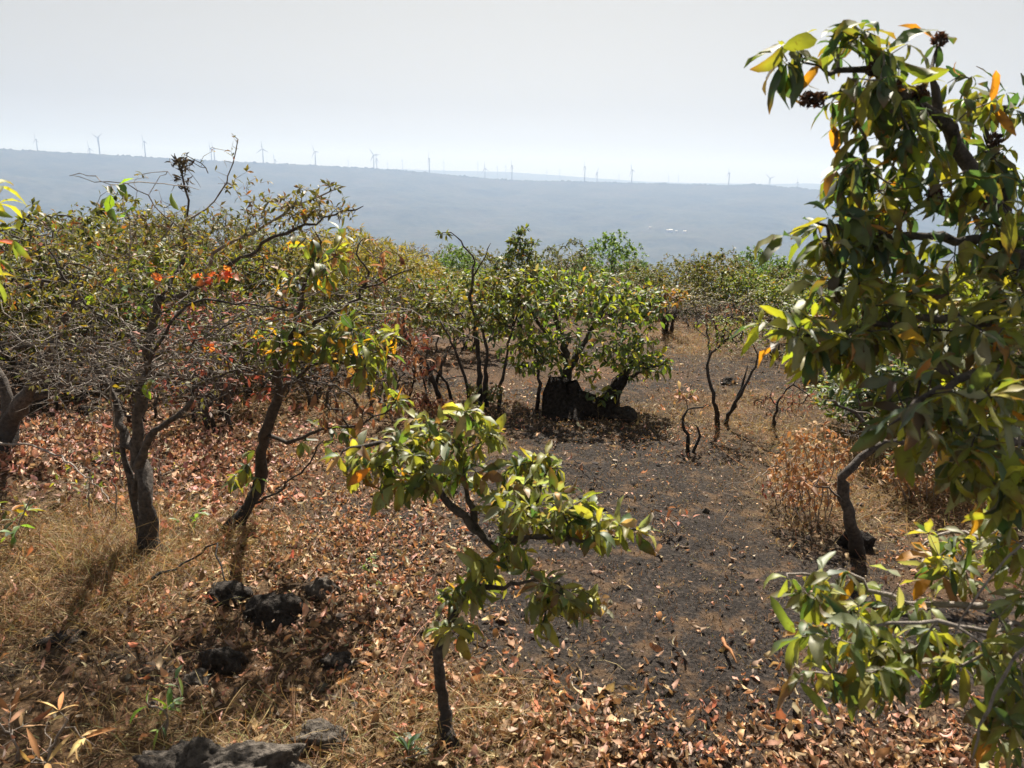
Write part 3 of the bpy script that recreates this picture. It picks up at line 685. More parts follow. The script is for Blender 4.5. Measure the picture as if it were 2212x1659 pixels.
def left_bush():
    root, b = start('thorny_tree', 'wide low tree with forked grey trunk, tiny olive leaves and tangled bare twigs', 325, 1195)
    p = Plant()
    pass
    p.line([b, P(318, 1130, b[1]), P(315, 1060, b[1]+.03), P(300, 980, 3.2), P(300, 900, 3.2), P(315, 800, 3.2), P(330, 700, 3.2), P(345, 640, 3.2)], .037, .014, .05, .1)
    p.line([b+[-.05, .03, 0], P(300, 1120, b[1]+.06), P(285, 1050, 3.2), P(268, 980, 3.22), P(262, 920, 3.24)], .024, .012, .05, .1, attach=False)
    p.line(pts([(318, 1060, 3.2), (325, 960, 3.15), (350, 920, 3.12), (400, 880, 3.1), (430, 830, 3.1)]), .022, .006)
    p.line(pts([(300, 990, 3.2), (270, 940, 3.25), (255, 880, 3.3), (210, 800, 3.3), (150, 740, 3.3), (60, 750, 3.25), (-40, 740, 3.2)]), .020, .005)
    p.line(pts([(345, 650, 3.2), (430, 620, 3.15), (520, 560, 3.1), (620, 500, 3.0), (700, 470, 2.95), (785, 445, 2.9)]), .011, .0025)
    p.line(pts([(430, 610, 3.15), (480, 530, 3.1), (570, 490, 3.1), (650, 440, 3.05), (740, 405, 3.0)]), .008, .002)
    p.line(pts([(345, 650, 3.2), (390, 580, 3.3), (400, 500, 3.3), (405, 430, 3.3), (392, 360, 3.3)]), .009, .003)
    p.line(pts([(400, 500, 3.3), (330, 440, 3.35), (280, 400, 3.3), (200, 390, 3.3), (150, 378, 3.3)]), .004, .0013)
    p.line(pts([(400, 480, 3.3), (460, 440, 3.3), (495, 380, 3.3), (508, 330, 3.3), (512, 300, 3.3), (500, 288, 3.3)]), .004, .0018)
    p.line(pts([(320, 760, 3.2), (240, 700, 3.2), (150, 620, 3.2), (100, 520, 3.2)]), .010, .003)
    p.line(pts([(315, 800, 3.2), (420, 740, 3.0), (520, 690, 2.95), (610, 670, 2.9)]), .007, .002)
    p.line(pts([(310, 850, 3.2), (330, 760, 2.8), (420, 650, 2.75), (560, 660, 2.75), (640, 670, 2.75)]), .008, .003)
    p.line(pts([(430, 830, 3.1), (500, 805, 2.9), (600, 812, 2.85), (700, 830, 2.85)]), .006, .0025)
    for _ in range(150):
        k = int(rng.integers(10, p.n)); a = p.p[k]
        if a[2] > 1.15 or a[2] < .5: continue
        th = rng.uniform(0, 6.28); Lw = rng.uniform(.3, .9); e = a+np.array([math.cos(th), .5*math.sin(th), rng.uniform(-.2, .3)])*Lw; e[2] = min(e[2], 1.3)
        p.line([a, (a+e)/2+np.array([rng.normal(0, .06), rng.normal(0, .06), Lw*.08]), e], .0035, .0012, .05, .3)
    n0 = p.n
    leafy = [ell(420, 500, 160, 60, 3.25, .35, 140), ell(600, 460, 110, 45, 3.05, .2, 110), ell(300, 500, 120, 70, 3.3, .4, 80), ell(150, 560, 150, 80, 3.3, .45, 130), ell(680, 450, 90, 30, 2.95, .12, 60), ell(330, 590, 220, 60, 3.2, .5, 140), ell(540, 400, 60, 30, 3.3, .1, 14), ell(740, 460, 40, 15, 2.92, .05, 14), ell(690, 405, 50, 12, 3.02, .05, 16),
             ell(500, 560, 150, 50, 3.1, .3, 90), ell(90, 640, 150, 90, 3.2, .4, 110)]
    bare = [ell(270, 800, 270, 80, 3.1, .5, 420), ell(420, 870, 140, 50, 3.0, .3, 70), ell(200, 880, 90, 40, 3.2, .3, 40), ell(300, 690, 300, 80, 3.1, .5, 460), ell(560, 640, 120, 60, 3., .3, 110), ell(200, 790, 230, 80, 3.2, .4, 190), ell(460, 700, 180, 90, 3.0, .4, 170), ell(420, 780, 120, 60, 3.0, .3, 60), ell(440, 360, 60, 50, 3.3, .15, 26), ell(330, 390, 60, 30, 3.3, .15, 14), ell(505, 320, 12, 30, 3.3, .04, 10), ell(80, 750, 150, 80, 3.2, .4, 100)]
    t = p.grow(np.concatenate(leafy), .045, .3, .05, 22); t2 = p.grow(np.concatenate(bare), .045, .35, -.05, 22); p.finish(.0011, .40)
    p.build_wood(root, b, M_bark, M_twig, .2)
    t = [i for i in t if rng.random() < .8 or p.p[i][2] > 1.5]; rl = Acc()
    rp = np.concatenate([ell(485, 590, 42, 9, 2.95, .05, 16), ell(350, 600, 14, 10, 3., .05, 5), ell(440, 603, 25, 8, 3., .05, 6), ell(440, 740, 30, 25, 3., .1, 7)]); n = len(rp)
    rl.add(strips(rp, rng.normal(0, 1, (n, 3)), rng.normal(0, 1, (n, 3)), rng.uniform(.03, .05, n), .028, .8, .3, .1, palette(n, [(1, (.62, .12, .07)), (1, (.5, .16, .08))]), 5)); tagp(rl.build('red_leaves', M_leaf, root, b), 'bright red translucent leaves in the middle of the crown')
    A = p.foliage(t, (3, 6), (.018, .034), (.35, .5), (.1, .8), .0, G_OLIVE, (.4, 1.3), (.1, .6), .05, 3, 4)
    p.foliage([i for i in t2 if rng.random() < .25], (1, 3), (.018, .035), (.4, .55), (.1, .8), .0, G_OLIVE, (.4, 1.3), (.1, .6), .05, 3, 4, A)
    A.build('foliage', M_leafs, root, b)
    nest = np.concatenate([ell(390, 350, 26, 14, 3.3, .05, 50), ell(400, 385, 14, 30, 3.3, .05, 40)]); n = len(nest)
    A = Acc(); A.add(strips(nest, rng.normal(0, 1, (n, 3)), rng.normal(0, 1, (n, 3)), rng.uniform(.02, .05, n), .010, 1.5, .4, 0, palette(n, [(2, (.04, .035, .03)), (1, (.1, .09, .06))]), 4))
    tagp(A.build('dead_clump', M_dry, root, b), 'dark shrivelled clump at the very top')
left_bush()

def climber():
    root, b = start('climbing_vine', 'thin vine with broad pale green leaves running over the left bushes', 250, 1130, 'vine')
    p = Plant(); p.line([b, P(245, 900, 3.05), P(230, 700, 3.0), P(280, 560, 3.0), P(270, 450, 3.0), P(235, 400, 3.05), P(190, 375, 3.1), P(150, 380, 3.1)], .004, .0016)
    p.line(pts([(235, 410, 3.05), (300, 395, 3.1), (380, 400, 3.1), (430, 410, 3.1)]), .0025, .0015)
    t = p.grow(np.array(pts([(240, 420, 3.05), (255, 400, 3.05), (270, 465, 3.0), (270, 495, 3.), (240, 450, 3.05), (370, 415, 3.1), (250, 600, 3.), (265, 620, 3.), (300, 660, 3.), (225, 540, 3.), (200, 640, 3.), (310, 830, 3.)])), .03, .1, .0, 3)
    p.finish(.0014); p.build_wood(root, b, M_twig)
    p.foliage(t, (1, 3), (.045, .07), (.5, .65), (.1, .7), .5, [(3, (.10, .17, .06)), (3, (.22, .34, .05)), (1, (.35, .33, .06))], along=0).build('foliage', M_leaf, root, b)
climber()

def second_tree():
    root, b = start('broadleaf_tree', 'slender crooked tree with charred trunk and drooping broad leaves, right of the thorny left tree', 498, 1142)
    p = Plant()
    pass
    p.line([b, P(540, 1090, b[1]+.05), P(562, 1040, b[1]+.1), P(568, 960, 3.4), P(590, 890, 3.35), P(606, 850, 3.35), P(600, 790, 3.3), P(615, 740, 3.3)], .034, .014, .05, .1)
    p.line(pts([(610, 745, 3.3), (680, 700, 3.3), (740, 670, 3.35), (780, 630, 3.4), (795, 590, 3.4), (770, 545, 3.45), (785, 515, 3.5)]), .011, .003)
    p.line(pts([(780, 630, 3.4), (850, 600, 3.35), (900, 575, 3.3)]), .006, .002)
    p.line(pts([(610, 745, 3.3), (640, 680, 3.25), (660, 600, 3.2), (690, 550, 3.2), (680, 500, 3.2)]), .012, .004)
    p.line(pts([(606, 850, 3.35), (680, 790, 3.2), (760, 780, 3.1), (830, 760, 3.1), (860, 720, 3.1)]), .010, .003)
    p.line(pts([(575, 930, 3.4), (640, 945, 3.3), (700, 925, 3.2), (770, 918, 3.15), (850, 880, 3.1)]), .011, .003)
    p.line(pts([(540, 1090, 3.4), (600, 1060, 3.3), (660, 1010, 3.2), (700, 950, 3.2)]), .007, .003)
    n0 = p.n
    tA = p.grow(np.concatenate([ell(740, 740, 130, 50, 3.15, .25, 60), ell(640, 740, 90, 45, 3.2, .2, 26), ell(800, 790, 60, 50, 3.1, .2, 22), ell(700, 530, 70, 50, 3.25, .2, 16), ell(660, 590, 60, 50, 3.2, .2, 10), ell(850, 850, 30, 30, 3.1, .1, 8), ell(560, 700, 60, 40, 3.2, .2, 10)]), .04, .25, .05, 14)
    tB = p.grow(np.concatenate([ell(530, 1020, 40, 45, 3.4, .1, 11), ell(690, 930, 90, 40, 3.2, .1, 6)]), .04, .25, .05)
    tC = p.grow(np.concatenate([ell(790, 590, 110, 80, 3.4, .2, 80), ell(640, 830, 140, 60, 3.2, .2, 50), ell(760, 890, 120, 40, 3.15, .15, 40), ell(640, 700, 150, 90, 3.3, .3, 60)]), .04, .3, .0, 14)
    p.finish(.0017, .42); p.build_wood(root, b, M_barkc, M_bark, .15)
    A = p.foliage(tA, (2, 5), (.06, .10), (.26, .38), (.3, 1.7), .5, G_BIG+[(2, (.45, .25, .03))])
    p.foliage(tB, (3, 6), (.05, .09), (.4, .5), (.2, .9), .5, G_DARK, A=A); A.build('foliage', M_leaf, root, b)
    p.foliage([i for i in tC if rng.random() < .3], (1, 3), (.04, .08), (.3, .4), (.8, 2.5), .8, G_BROWN).build('dry_leaves', M_dry, root, b)
second_tree()

def left_edge_tree():
    root, b = start('leaning_tree', 'brown trunked tree leaning in from the left edge behind the thorny tree', -10, 985)
    p = Plant()
    p.line([b, P(20, 920, 4.4), P(60, 850, 4.35), P(95, 780, 4.3), P(140, 700, 4.3), P(170, 620, 4.3)], .055, .02, .08)
    p.line(pts([(50, 860, 4.35), (110, 840, 4.4), (170, 790, 4.4), (230, 700, 4.5)]), .025, .008, .08)
    p.line(pts([(10, 930, 4.45), (5, 850, 4.5), (-30, 760, 4.5), (-60, 640, 4.5)]), .04, .012, .08)
    n0 = p.n
    t = p.grow(np.concatenate([ell(110, 560, 190, 90, 4.4, .5, 130), ell(-40, 600, 150, 120, 4.4, .5, 60), ell(230, 640, 120, 80, 4.4, .4, 60)]), .07, .3, .05, 6)
    p.finish(.0022, .45); p.build_wood(root, b, M_bark, M_twig)
    p.foliage([i for i in t if rng.random() < .6], (3, 6), (.03, .06), (.35, .5), (.1, 1.), .2, G_SMALL+[(.5, (.45, .12, .06))], st=4, along=3).build('foliage', M_leafs, root, b)
left_edge_tree()
def edge_leaves():
    b = np.array([-1.62, 1.75, float(gh(-1.62, 1.75))-.02]); root = empty('broadleaf_sapling', b, 'yellowing leaves of a sapling poking in at the left edge against the hills', 'sapling')
    p = Plant(); p.line([b, P(-160, 900, 1.8), P(-90, 640, 1.85), P(-50, 500, 1.85), P(-30, 400, 1.85)], .012, .004)
    p.line(pts([(-60, 560, 1.85), (-10, 500, 1.9), (25, 490, 1.9)]), .004, .002)
    t = p.grow(np.array(pts([(-12, 400, 1.85), (-5, 440, 1.9), (10, 500, 1.9), (-15, 520, 1.9), (30, 520, 1.9), (-30, 600, 1.9), (-40, 470, 1.85), (0, 560, 1.9)])), .04, .2, .1, 3)
    p.finish(.0015); p.build_wood(root, b, M_bark)
    p.foliage(t, (3, 5), (.06, .08), (.28, .36), (.4, 1.1), .15, [(3, (.30, .30, .05)), (3, (.14, .2, .05)), (.3, (.55, .12, .06))], along=1).build('foliage', M_leaf, root, b)
edge_leaves()

# ------------------------------------------------------------------ middle distance, by hand
def mid_plant(name, label, cat, base, lines, ell_leaf, ell_bare, pal, L, wr, per, droop=(.1, 1.), hang=.2, mat=None, wood=None, thin=None, jit=.3, rt=.0017, group=None, st=4, lmat=None, keep=1., step=.06, k=.10):
    root, b = start(name, label, *base, cat, group)
    p = Plant()
    for i, (l, r0, r1) in enumerate(lines):
        q = [P(*a) for a in l]
        if l[0][1] >= base[1]-3: q[0] = PG(l[0][0], l[0][1])-np.array([0, 0, .03]); p.line(q, r0, r1, step, k, attach=False)
        else: p.line(q, r0, r1, step, k)
    t = p.grow(np.concatenate([ell(*e) for e in ell_leaf]), step, jit, .05, 3) if ell_leaf else []
    if ell_bare: p.grow(np.concatenate([ell(*e) for e in ell_bare]), step, jit, .0, 3)
    p.finish(rt, .43); p.build_wood(root, b, wood or M_barkc, thin or M_barkc, .15)
    if t:
        A = p.foliage([i for i in t if rng.random() < keep], per, L, wr, droop, hang, pal, st=st, along=3, rnd=.3); A.build('foliage', lmat or M_leaf, root, b)
    return root, b

r_, b_ = mid_plant('coppiced_bush', 'dense round green bush growing from a charred black stump in the middle distance', 'bush', (1240, 885),
    [([(1215, 885, 5.6), (1220, 840, 5.65), (1225, 790, 5.7), (1220, 740, 5.8), (1200, 690, 5.9)], .05, .02), ([(1325, 885, 5.6), (1335, 830, 5.7), (1370, 780, 5.8), (1390, 730, 5.8)], .04, .015),
     ([(1225, 800, 5.7), (1260, 740, 5.8), (1290, 690, 5.9), (1320, 640, 5.9)], .03, .01), ([(1222, 780, 5.7), (1180, 720, 5.8), (1140, 660, 5.8), (1110, 620, 5.8)], .022, .008), ([(1335, 830, 5.7), (1390, 800, 5.5), (1440, 780, 5.5)], .018, .006)],
    [(1250, 640, 170, 55, 5.9, .45, 190), (1340, 670, 110, 65, 5.8, .4, 110), (1150, 680, 110, 80, 5.8, .4, 90), (1260, 740, 130, 60, 5.6, .35, 100), (1370, 770, 90, 55, 5.6, .3, 90), (1160, 770, 60, 50, 5.6, .25, 36), (1250, 800, 60, 20, 5.5, .15, 14), (1390, 650, 45, 35, 5.8, .2, 24), (1100, 720, 80, 90, 5.8, .3, 50), (1230, 595, 120, 18, 5.9, .3, 26), (1300, 850, 40, 22, 5.4, .1, 12), (1420, 785, 40, 30, 5.5, .15, 16)],
    [(1240, 760, 120, 60, 5.7, .3, 60)], G_BUSH+[(2, (.10, .14, .09)), (1, (.3, .27, .2))], (.035, .075), (.42, .58), (3, 6), wood=M_barkc, thin=M_bark)
def stump():
    A = Acc(); q = lambda *a: P(*a)
    A.add(tube([q(1210, 915, 5.4), q(1207, 880, 5.45), q(1200, 850, 5.5), q(1205, 828, 5.5), q(1222, 820, 5.55)], [.13, .12, .09, .07, .03], 14, .16))
    A.add(tube([q(1232, 915, 5.4), q(1240, 885, 5.45), q(1245, 860, 5.5), q(1235, 825, 5.5)], [.14, .10, .07, .04], 12, .2))
    A.add(tube([q(1300, 915, 5.4), q(1306, 880, 5.5), q(1322, 850, 5.5), q(1345, 822, 5.5), q(1352, 812, 5.5)], [.11, .09, .06, .042, .02], 12, .18))
    A.add(tube([q(1225, 892, 5.45), q(1262, 872, 5.45), q(1300, 888, 5.45)], [.11, .09, .10], 12, .2))
    A.build('charred_stump', M_char, r_, b_)
stump()
mid_plant('multi_stem_shrub', 'tall thin stemmed shrub with a bare crooked top twig, left of the round green bush', 'shrub', (1040, 880),
    [([(1040, 882, 5.6), (1035, 800, 5.7), (1030, 740, 5.8), (1025, 690, 5.8), (1015, 640, 5.8), (1025, 570, 5.8), (1010, 540, 5.8), (985, 510, 5.8), (955, 503, 5.8)], .022, .003), ([(1052, 882, 5.6), (1048, 800, 5.6), (1050, 740, 5.7), (1030, 680, 5.8)], .022, .006),
     ([(1075, 884, 5.6), (1085, 820, 5.6), (1100, 740, 5.7), (1120, 660, 5.8)], .016, .006), ([(1020, 882, 5.6), (1000, 800, 5.6), (975, 740, 5.6), (950, 690, 5.7)], .016, .006), ([(1025, 600, 5.8), (1045, 560, 5.8), (1060, 525, 5.8)], .007, .003)],
    [(1000, 680, 120, 70, 5.9, .4, 150), (930, 640, 80, 60, 6., .3, 70), (1080, 640, 60, 60, 5.9, .3, 60), (1050, 850, 50, 25, 5.5, .15, 26), (960, 505, 12, 6, 5.8, .02, 4), (1100, 600, 70, 30, 5.9, .3, 40)], [(1030, 560, 40, 50, 5.8, .1, 14), (980, 780, 80, 60, 5.6, .2, 40)],
    G_SMALL, (.035, .06), (.35, .5), (4, 8), wood=M_barkc, thin=M_bark, lmat=M_leafs)
mid_plant('burnt_shrub', 'leaning charred stems with curled dead brown leaves left of the thin stemmed shrub', 'shrub', (935, 880),
    [([(960, 880, 5.4), (940, 830, 5.4), (915, 780, 5.4), (885, 740, 5.3), (870, 700, 5.3)], .022, .008), ([(985, 884, 5.5), (965, 830, 5.5), (930, 790, 5.4)], .016, .006), ([(880, 882, 5.5), (895, 820, 5.5), (900, 770, 5.4)], .012, .005), ([(925, 884, 5.4), (920, 840, 5.4), (910, 800, 5.3)], .010, .004)],
    [(900, 760, 60, 50, 5.3, .2, 34), (880, 860, 70, 40, 5.2, .2, 30), (960, 870, 50, 20, 5.2, .15, 22), (870, 700, 50, 40, 5.3, .2, 18)], [(920, 800, 80, 60, 5.4, .2, 30)], G_BROWN+[(3, (.35, .1, .07))], (.05, .1), (.2, .35), (2, 5), (1, 3), 1.0, lmat=M_dry)
mid_plant('thin_shrub', 'slender half bare shrub between the thin stemmed shrub and the charred stump', 'shrub', (1160, 885),
    [([(1160, 886, 5.5), (1165, 830, 5.5), (1160, 780, 5.6), (1150, 720, 5.7)], .016, .006)], [(1150, 760, 50, 50, 5.6, .2, 24)], [(1160, 830, 35, 40, 5.5, .15, 20)], G_BUSH, (.05, .08), (.4, .55), (2, 5))
mid_plant('burnt_shrub', 'V shaped charred shrub with sparse green top, right of the round bush', 'shrub', (1555, 912),
    [([(1550, 912, 5.2), (1545, 870, 5.2), (1532, 820, 5.25), (1530, 775, 5.3), (1560, 745, 5.3), (1600, 720, 5.3)], .019, .005), ([(1562, 914, 5.2), (1590, 870, 5.2), (1615, 820, 5.2), (1635, 780, 5.2), (1625, 740, 5.2)], .017, .004), ([(1575, 895, 5.2), (1600, 840, 5.25), (1615, 790, 5.3)], .012, .006), ([(1530, 775, 5.3), (1530, 720, 5.4), (1500, 660, 5.4)], .008, .004)],
    [(1590, 705, 90, 38, 5.3, .25, 110), (1560, 740, 40, 20, 5.2, .15, 18)], [(1550, 700, 60, 50, 5.3, .2, 24), (1590, 800, 50, 40, 5.2, .1, 10)], [(4, (.2, .24, .05)), (2, (.12, .16, .05)), (1, (.3, .2, .08))], (.02, .035), (.3, .4), (4, 8), thin=M_bark, lmat=M_leafs, st=3)
mid_plant('burnt_shrub', 'small hooked charred shrub with a few tan leaves at the end of the bush shadow', 'shrub', (1490, 975),
    [([(1492, 975, 4.7), (1485, 940, 4.7), (1475, 915, 4.7), (1490, 885, 4.7), (1530, 872, 4.7)], .014, .004), ([(1495, 978, 4.7), (1510, 940, 4.7), (1505, 920, 4.7)], .012, .005)], [(1475, 850, 30, 30, 4.8, .12, 10)], [(1480, 900, 30, 30, 4.7, .1, 12)], [(1, (.4, .25, .05)), (2, (.45, .26, .16)), (1, (.3, .3, .06))], (.05, .09), (.3, .45), (2, 4), (.5, 2.), .4, lmat=M_dry)
mid_plant('small_shrub', 'little reddish twiggy shrub on pale leaf litter, right of the V shaped shrub', 'shrub', (1672, 918),
    [([(1672, 918, 5.1), (1675, 890, 5.1), (1690, 850, 5.1), (1720, 820, 5.1)], .014, .004)], [(1690, 865, 65, 40, 5.1, .2, 50)], [(1690, 870, 70, 45, 5.1, .2, 50)], G_RED+G_BROWN, (.02, .04), (.3, .45), (1, 4), lmat=M_dry)
mid_plant('bare_tree', 'bent grey trunk with a charred foot and bare forked branches on the right', 'tree', (1850, 1192),
    [([(1850, 1192, 3.2), (1845, 1140, 3.2), (1828, 1090, 3.2), (1826, 1030, 3.2), (1860, 985, 3.2), (1915, 960, 3.2), (1975, 945, 3.2), (2060, 955, 3.2)], .032, .009), ([(1900, 965, 3.2), (1880, 920, 3.2), (1830, 880, 3.2), (1785, 865, 3.1)], .0115, .004), ([(1900, 965, 3.2), (1870, 905, 3.25), (1850, 850, 3.3)], .008, .003), ([(1975, 945, 3.2), (2030, 900, 3.2), (2040, 850, 3.2)], .008, .003), ([(1830, 1090, 3.2), (1790, 1060, 3.1), (1740, 1040, 3.1)], .006, .003)],
    [(2010, 930, 90, 60, 3.3, .2, 40), (1740, 1040, 60, 30, 3.1, .1, 14)], [(1900, 920, 120, 50, 3.2, .25, 60), (2060, 960, 90, 50, 3.2, .2, 40)], G_BROWN, (.03, .06), (.3, .4), (1, 4), (.5, 2), .5, wood=M_bark, thin=M_twig, lmat=M_dry)
rock(1850, 1178, 34, .9, 1.0, 'burnt black stump base hugging the bent grey trunk', M_char, 17, name='burnt_stump')['category'] = 'stump'
for j, (px, py, rx, ry, n, lab, pal) in enumerate([(1760, 1130, 100, 160, 170, 'tall dry weed clump with orange brown leaves left of the bent grey trunk', G_RUST),
        (1700, 1090, 60, 60, 24, 'low tuft of curled rusty leaves at the left of the dry weed clump', G_RED+G_BROWN), (1990, 1080, 100, 90, 110, 'brown withered weeds behind the bent grey trunk', G_RUST), (2110, 1060, 100, 100, 110, 'mixed green and brown weeds behind the right hand tree', G_BROWN+G_SMALL)]):
    c = PG(px, py); d = c[1]
    mid_plant('dry_weed', lab, 'weed', (px, py), [([(px+dx*.4, py+(k % 3), d), (px+dx*.7, py-ry*.5, d+.05*math.sin(k)), (px+dx, py-ry*1.1, d+.1*math.cos(k*2))], .004, .002) for k, dx in enumerate(np.linspace(-rx*.7, rx*.7, 7))],
        [(px, py-ry*.75, rx, ry*.6, d, .2, n*2)], [(px, py-ry*.5, rx, ry*.4, d, .2, n//2)], pal, (.02, .045), (.35, .5), (2, 4), (.5, 2), .6, wood=M_twig, thin=M_twig, lmat=M_dry, rt=.0012)
mid_plant('dark_leaf_shrub', 'dark blue green shrub half hidden under the right hand tree', 'shrub', (1900, 930),
    [([(1880, 932, 4.9), (1885, 880, 4.9), (1870, 820, 4.9)], .02, .006), ([(1930, 932, 4.9), (1940, 870, 4.9), (1960, 820, 4.9)], .018, .006)], [(1860, 850, 80, 50, 4.9, .3, 60), (1970, 850, 100, 60, 5., .3, 60), (1900, 800, 80, 40, 5., .3, 36)], [], [(4, (.06, .10, .06)), (3, (.09, .13, .07)), (1, (.2, .2, .06))], (.05, .085), (.4, .55), (4, 7), hang=.4)
mid_plant('burnt_shrub', 'cluster of charred upright stems beside a black rock on the right slope', 'shrub', (1775, 835),
    [([(1785, 836, 6.9), (1770, 790, 6.9), (1760, 740, 6.9)], .028, .01), ([(1795, 836, 6.9), (1790, 780, 6.9), (1795, 730, 6.9)], .024, .008), ([(1775, 834, 6.9), (1745, 810, 6.9), (1720, 790, 6.9)], .014, .005)], [(1790, 700, 90, 40, 7., .4, 70)], [(1770, 740, 70, 50, 6.9, .3, 50)], G_SMALL+G_BROWN, (.05, .08), (.35, .5), (3, 6), lmat=M_leafs)
mid_plant('burnt_shrub', 'short charred stems under a thin brown crown just right of the round bush', 'shrub', (1440, 720),
    [([(1437, 722, 9.3), (1432, 690, 9.3), (1420, 650, 9.4)], .035, .012), ([(1447, 722, 9.3), (1455, 690, 9.3), (1465, 650, 9.4)], .03, .01), ([(1440, 720, 9.3), (1443, 690, 9.3), (1440, 660, 9.4)], .022, .01)], [(1440, 640, 60, 25, 9.4, .5, 60)], [(1445, 650, 50, 30, 9.4, .4, 40)], G_SMALL+G_BROWN, (.05, .09), (.35, .5), (3, 6), lmat=M_leafs)
mid_plant('burnt_shrub', 'dark twiggy burnt shrub on the slope above the V shaped shrub', 'shrub', (1555, 732),
    [([(1550, 733, 8.8), (1545, 700, 8.8), (1530, 660, 8.8)], .02, .006), ([(1560, 733, 8.8), (1570, 700, 8.8), (1590, 670, 8.8)], .02, .006)], [(1560, 670, 50, 20, 8.8, .4, 24)], [(1555, 690, 60, 40, 8.8, .4, 90)], G_BROWN, (.03, .06), (.3, .4), (1, 4), lmat=M_dry)

# ------------------------------------------------------------------ background shrubs: prototypes copied along the edge of the hill
def proto_shrub(name, seed, hgt, wid, ntip, pal, L, wr, per, shape='dome', bare=.0, mat=None, stems=4, thin=None):
    global rng
    keep = rng; rng = np.random.default_rng(seed)
    root = bpy.data.objects.new(name, None); p = Plant()
    for i in range(stems):
        a = rng.uniform(0, 6.28); o = np.array([math.cos(a), math.sin(a), 0])*.08*wid*(i > 0)
        l = [o-np.array([0, 0, .1]), o*2+[0, 0, hgt*.3], o*(3+2*rng.random())+np.array([rng.normal(0, .08), rng.normal(0, .08), hgt*rng.uniform(.5, .75)])]
        p.line(l, .016*hgt, .006*hgt, .08, .2, attach=False)
    T = []
    while len(T) < ntip:
        u = rng.uniform(-1, 1, 3)
        if u@u > 1 or u@u < .25: continue
        if shape == 'umb': q = np.array([u[0]*wid/2, u[1]*wid/2, hgt*(.80+.2*u[2]*.8)-.25*hgt*(u[0]**2+u[1]**2)])
        elif shape == 'tall': q = np.array([u[0]*wid/2*(1-.45*u[2]), u[1]*wid/2*(1-.45*u[2]), hgt*(.55+.45*u[2])])
        else: q = np.array([u[0]*wid/2, u[1]*wid/2, hgt*(.58+.42*u[2])])
        q = q*(1+.25*(vnoise(np.array([q[0]*3.1+seed]), np.array([q[1]*3+q[2]*3.7]))[0]-.5))
        T.append(q)
    t = p.grow(np.array(T), .09, .3, .05, 2); p.finish(.0017*hgt, .42)
    p.build_wood(root, np.zeros(3), M_bark, thin or M_bark, .1)
    tt = [i for i in t if rng.random() > bare]
    p.foliage(tt, per, L, wr, (.1, 1.), .1, pal, st=3, along=3, rnd=.4).build('foliage', mat or M_leafs, root)
    rng = keep
    return root
PRO = {
 'green': proto_shrub('leafy_shrub', 101, 1.7, 2.0, 430, G_SMALL, (.06, .095), (.4, .55), (9, 14)),
 'broad': proto_shrub('broadleaf_bush', 102, 1.6, 1.9, 340, G_BUSH, (.07, .11), (.45, .6), (7, 11)),
 'yellow': proto_shrub('feathery_shrub', 103, 1.7, 2.6, 520, G_YEL, (.07, .12), (.16, .22), (12, 18), 'umb'),
 'grey': proto_shrub('grey_green_shrub', 104, 2.0, 2.0, 460, G_GREY, (.05, .08), (.35, .45), (10, 15), 'dome', .15),
 'lime': proto_shrub('bright_green_bush', 105, 1.9, 1.9, 480, G_LIME, (.06, .09), (.4, .5), (10, 15), 'tall'),
 'dark': proto_shrub('dark_bush', 106, 2.0, 1.3, 320, G_DARK, (.08, .13), (.4, .5), (7, 11), 'tall'),
 'umbrella': proto_shrub('umbrella_shrub', 107, 1.8, 2.8, 460, G_SMALL+G_OLIVE, (.06, .09), (.35, .45), (9, 14), 'umb'),
 'twiggy': proto_shrub('bare_shrub', 108, 1.6, 1.9, 420, G_BROWN, (.03, .06), (.3, .4), (2, 4), 'dome', .6, M_dry, 6, M_twig),
 'red': proto_shrub('red_leaved_shrub', 109, 1.3, 1.6, 260, G_RED, (.05, .09), (.4, .55), (3, 6), 'dome', .3, M_dry, 5, M_twig),
 'sparse': proto_shrub('sparse_shrub', 110, 2.1, 1.7, 240, G_SMALL, (.05, .08), (.3, .4), (5, 9), 'tall', .35, None, 5),
}
used = set()
def put(kind, px, ytop, ybot, label, group=None, d=None, cat='shrub', dx=0, wide=1.):
    """stand a shrub on the ground at the distance whose ground shows at ybot, top reaching ytop"""
    if d is None: c = PG(px, ybot)
    else:
        v = P(px, 700, d); c = np.array([v[0], d, float(gh(v[0], d))])
    top = P(px, ytop, c[1])[2]; hh = max(top-c[2], .25)
    src = PRO[kind]; first = kind not in used; used.add(kind)
    o = src if first else src.copy()
    C.objects.link(o)
    if first:
        def lk(q):
            for ch in q.children:
                if ch.name not in C.objects: C.objects.link(ch)
                lk(ch)
        lk(o)
    else:
        for ch in list(src.children):
            c2 = ch.copy(); C.objects.link(c2); c2.parent = o
            for g in ch.children:
                g2 = g.copy(); C.objects.link(g2); g2.parent = c2
    H0 = {'green': 1.7, 'broad': 1.6, 'yellow': 1.7, 'grey': 2., 'lime': 1.9, 'dark': 2., 'umbrella': 1.8, 'twiggy': 1.6, 'red': 1.3, 'sparse': 2.1}[kind]
    s = hh/H0; o.location = [float(c[0]), float(c[1]), float(c[2])]
    sx = min(max(s, .55), 1.6)*wide; o.scale = (sx, sx, s); o.rotation_euler = (0, 0, rng.uniform(0, 6.28))
    tagp(o, label, cat, group)
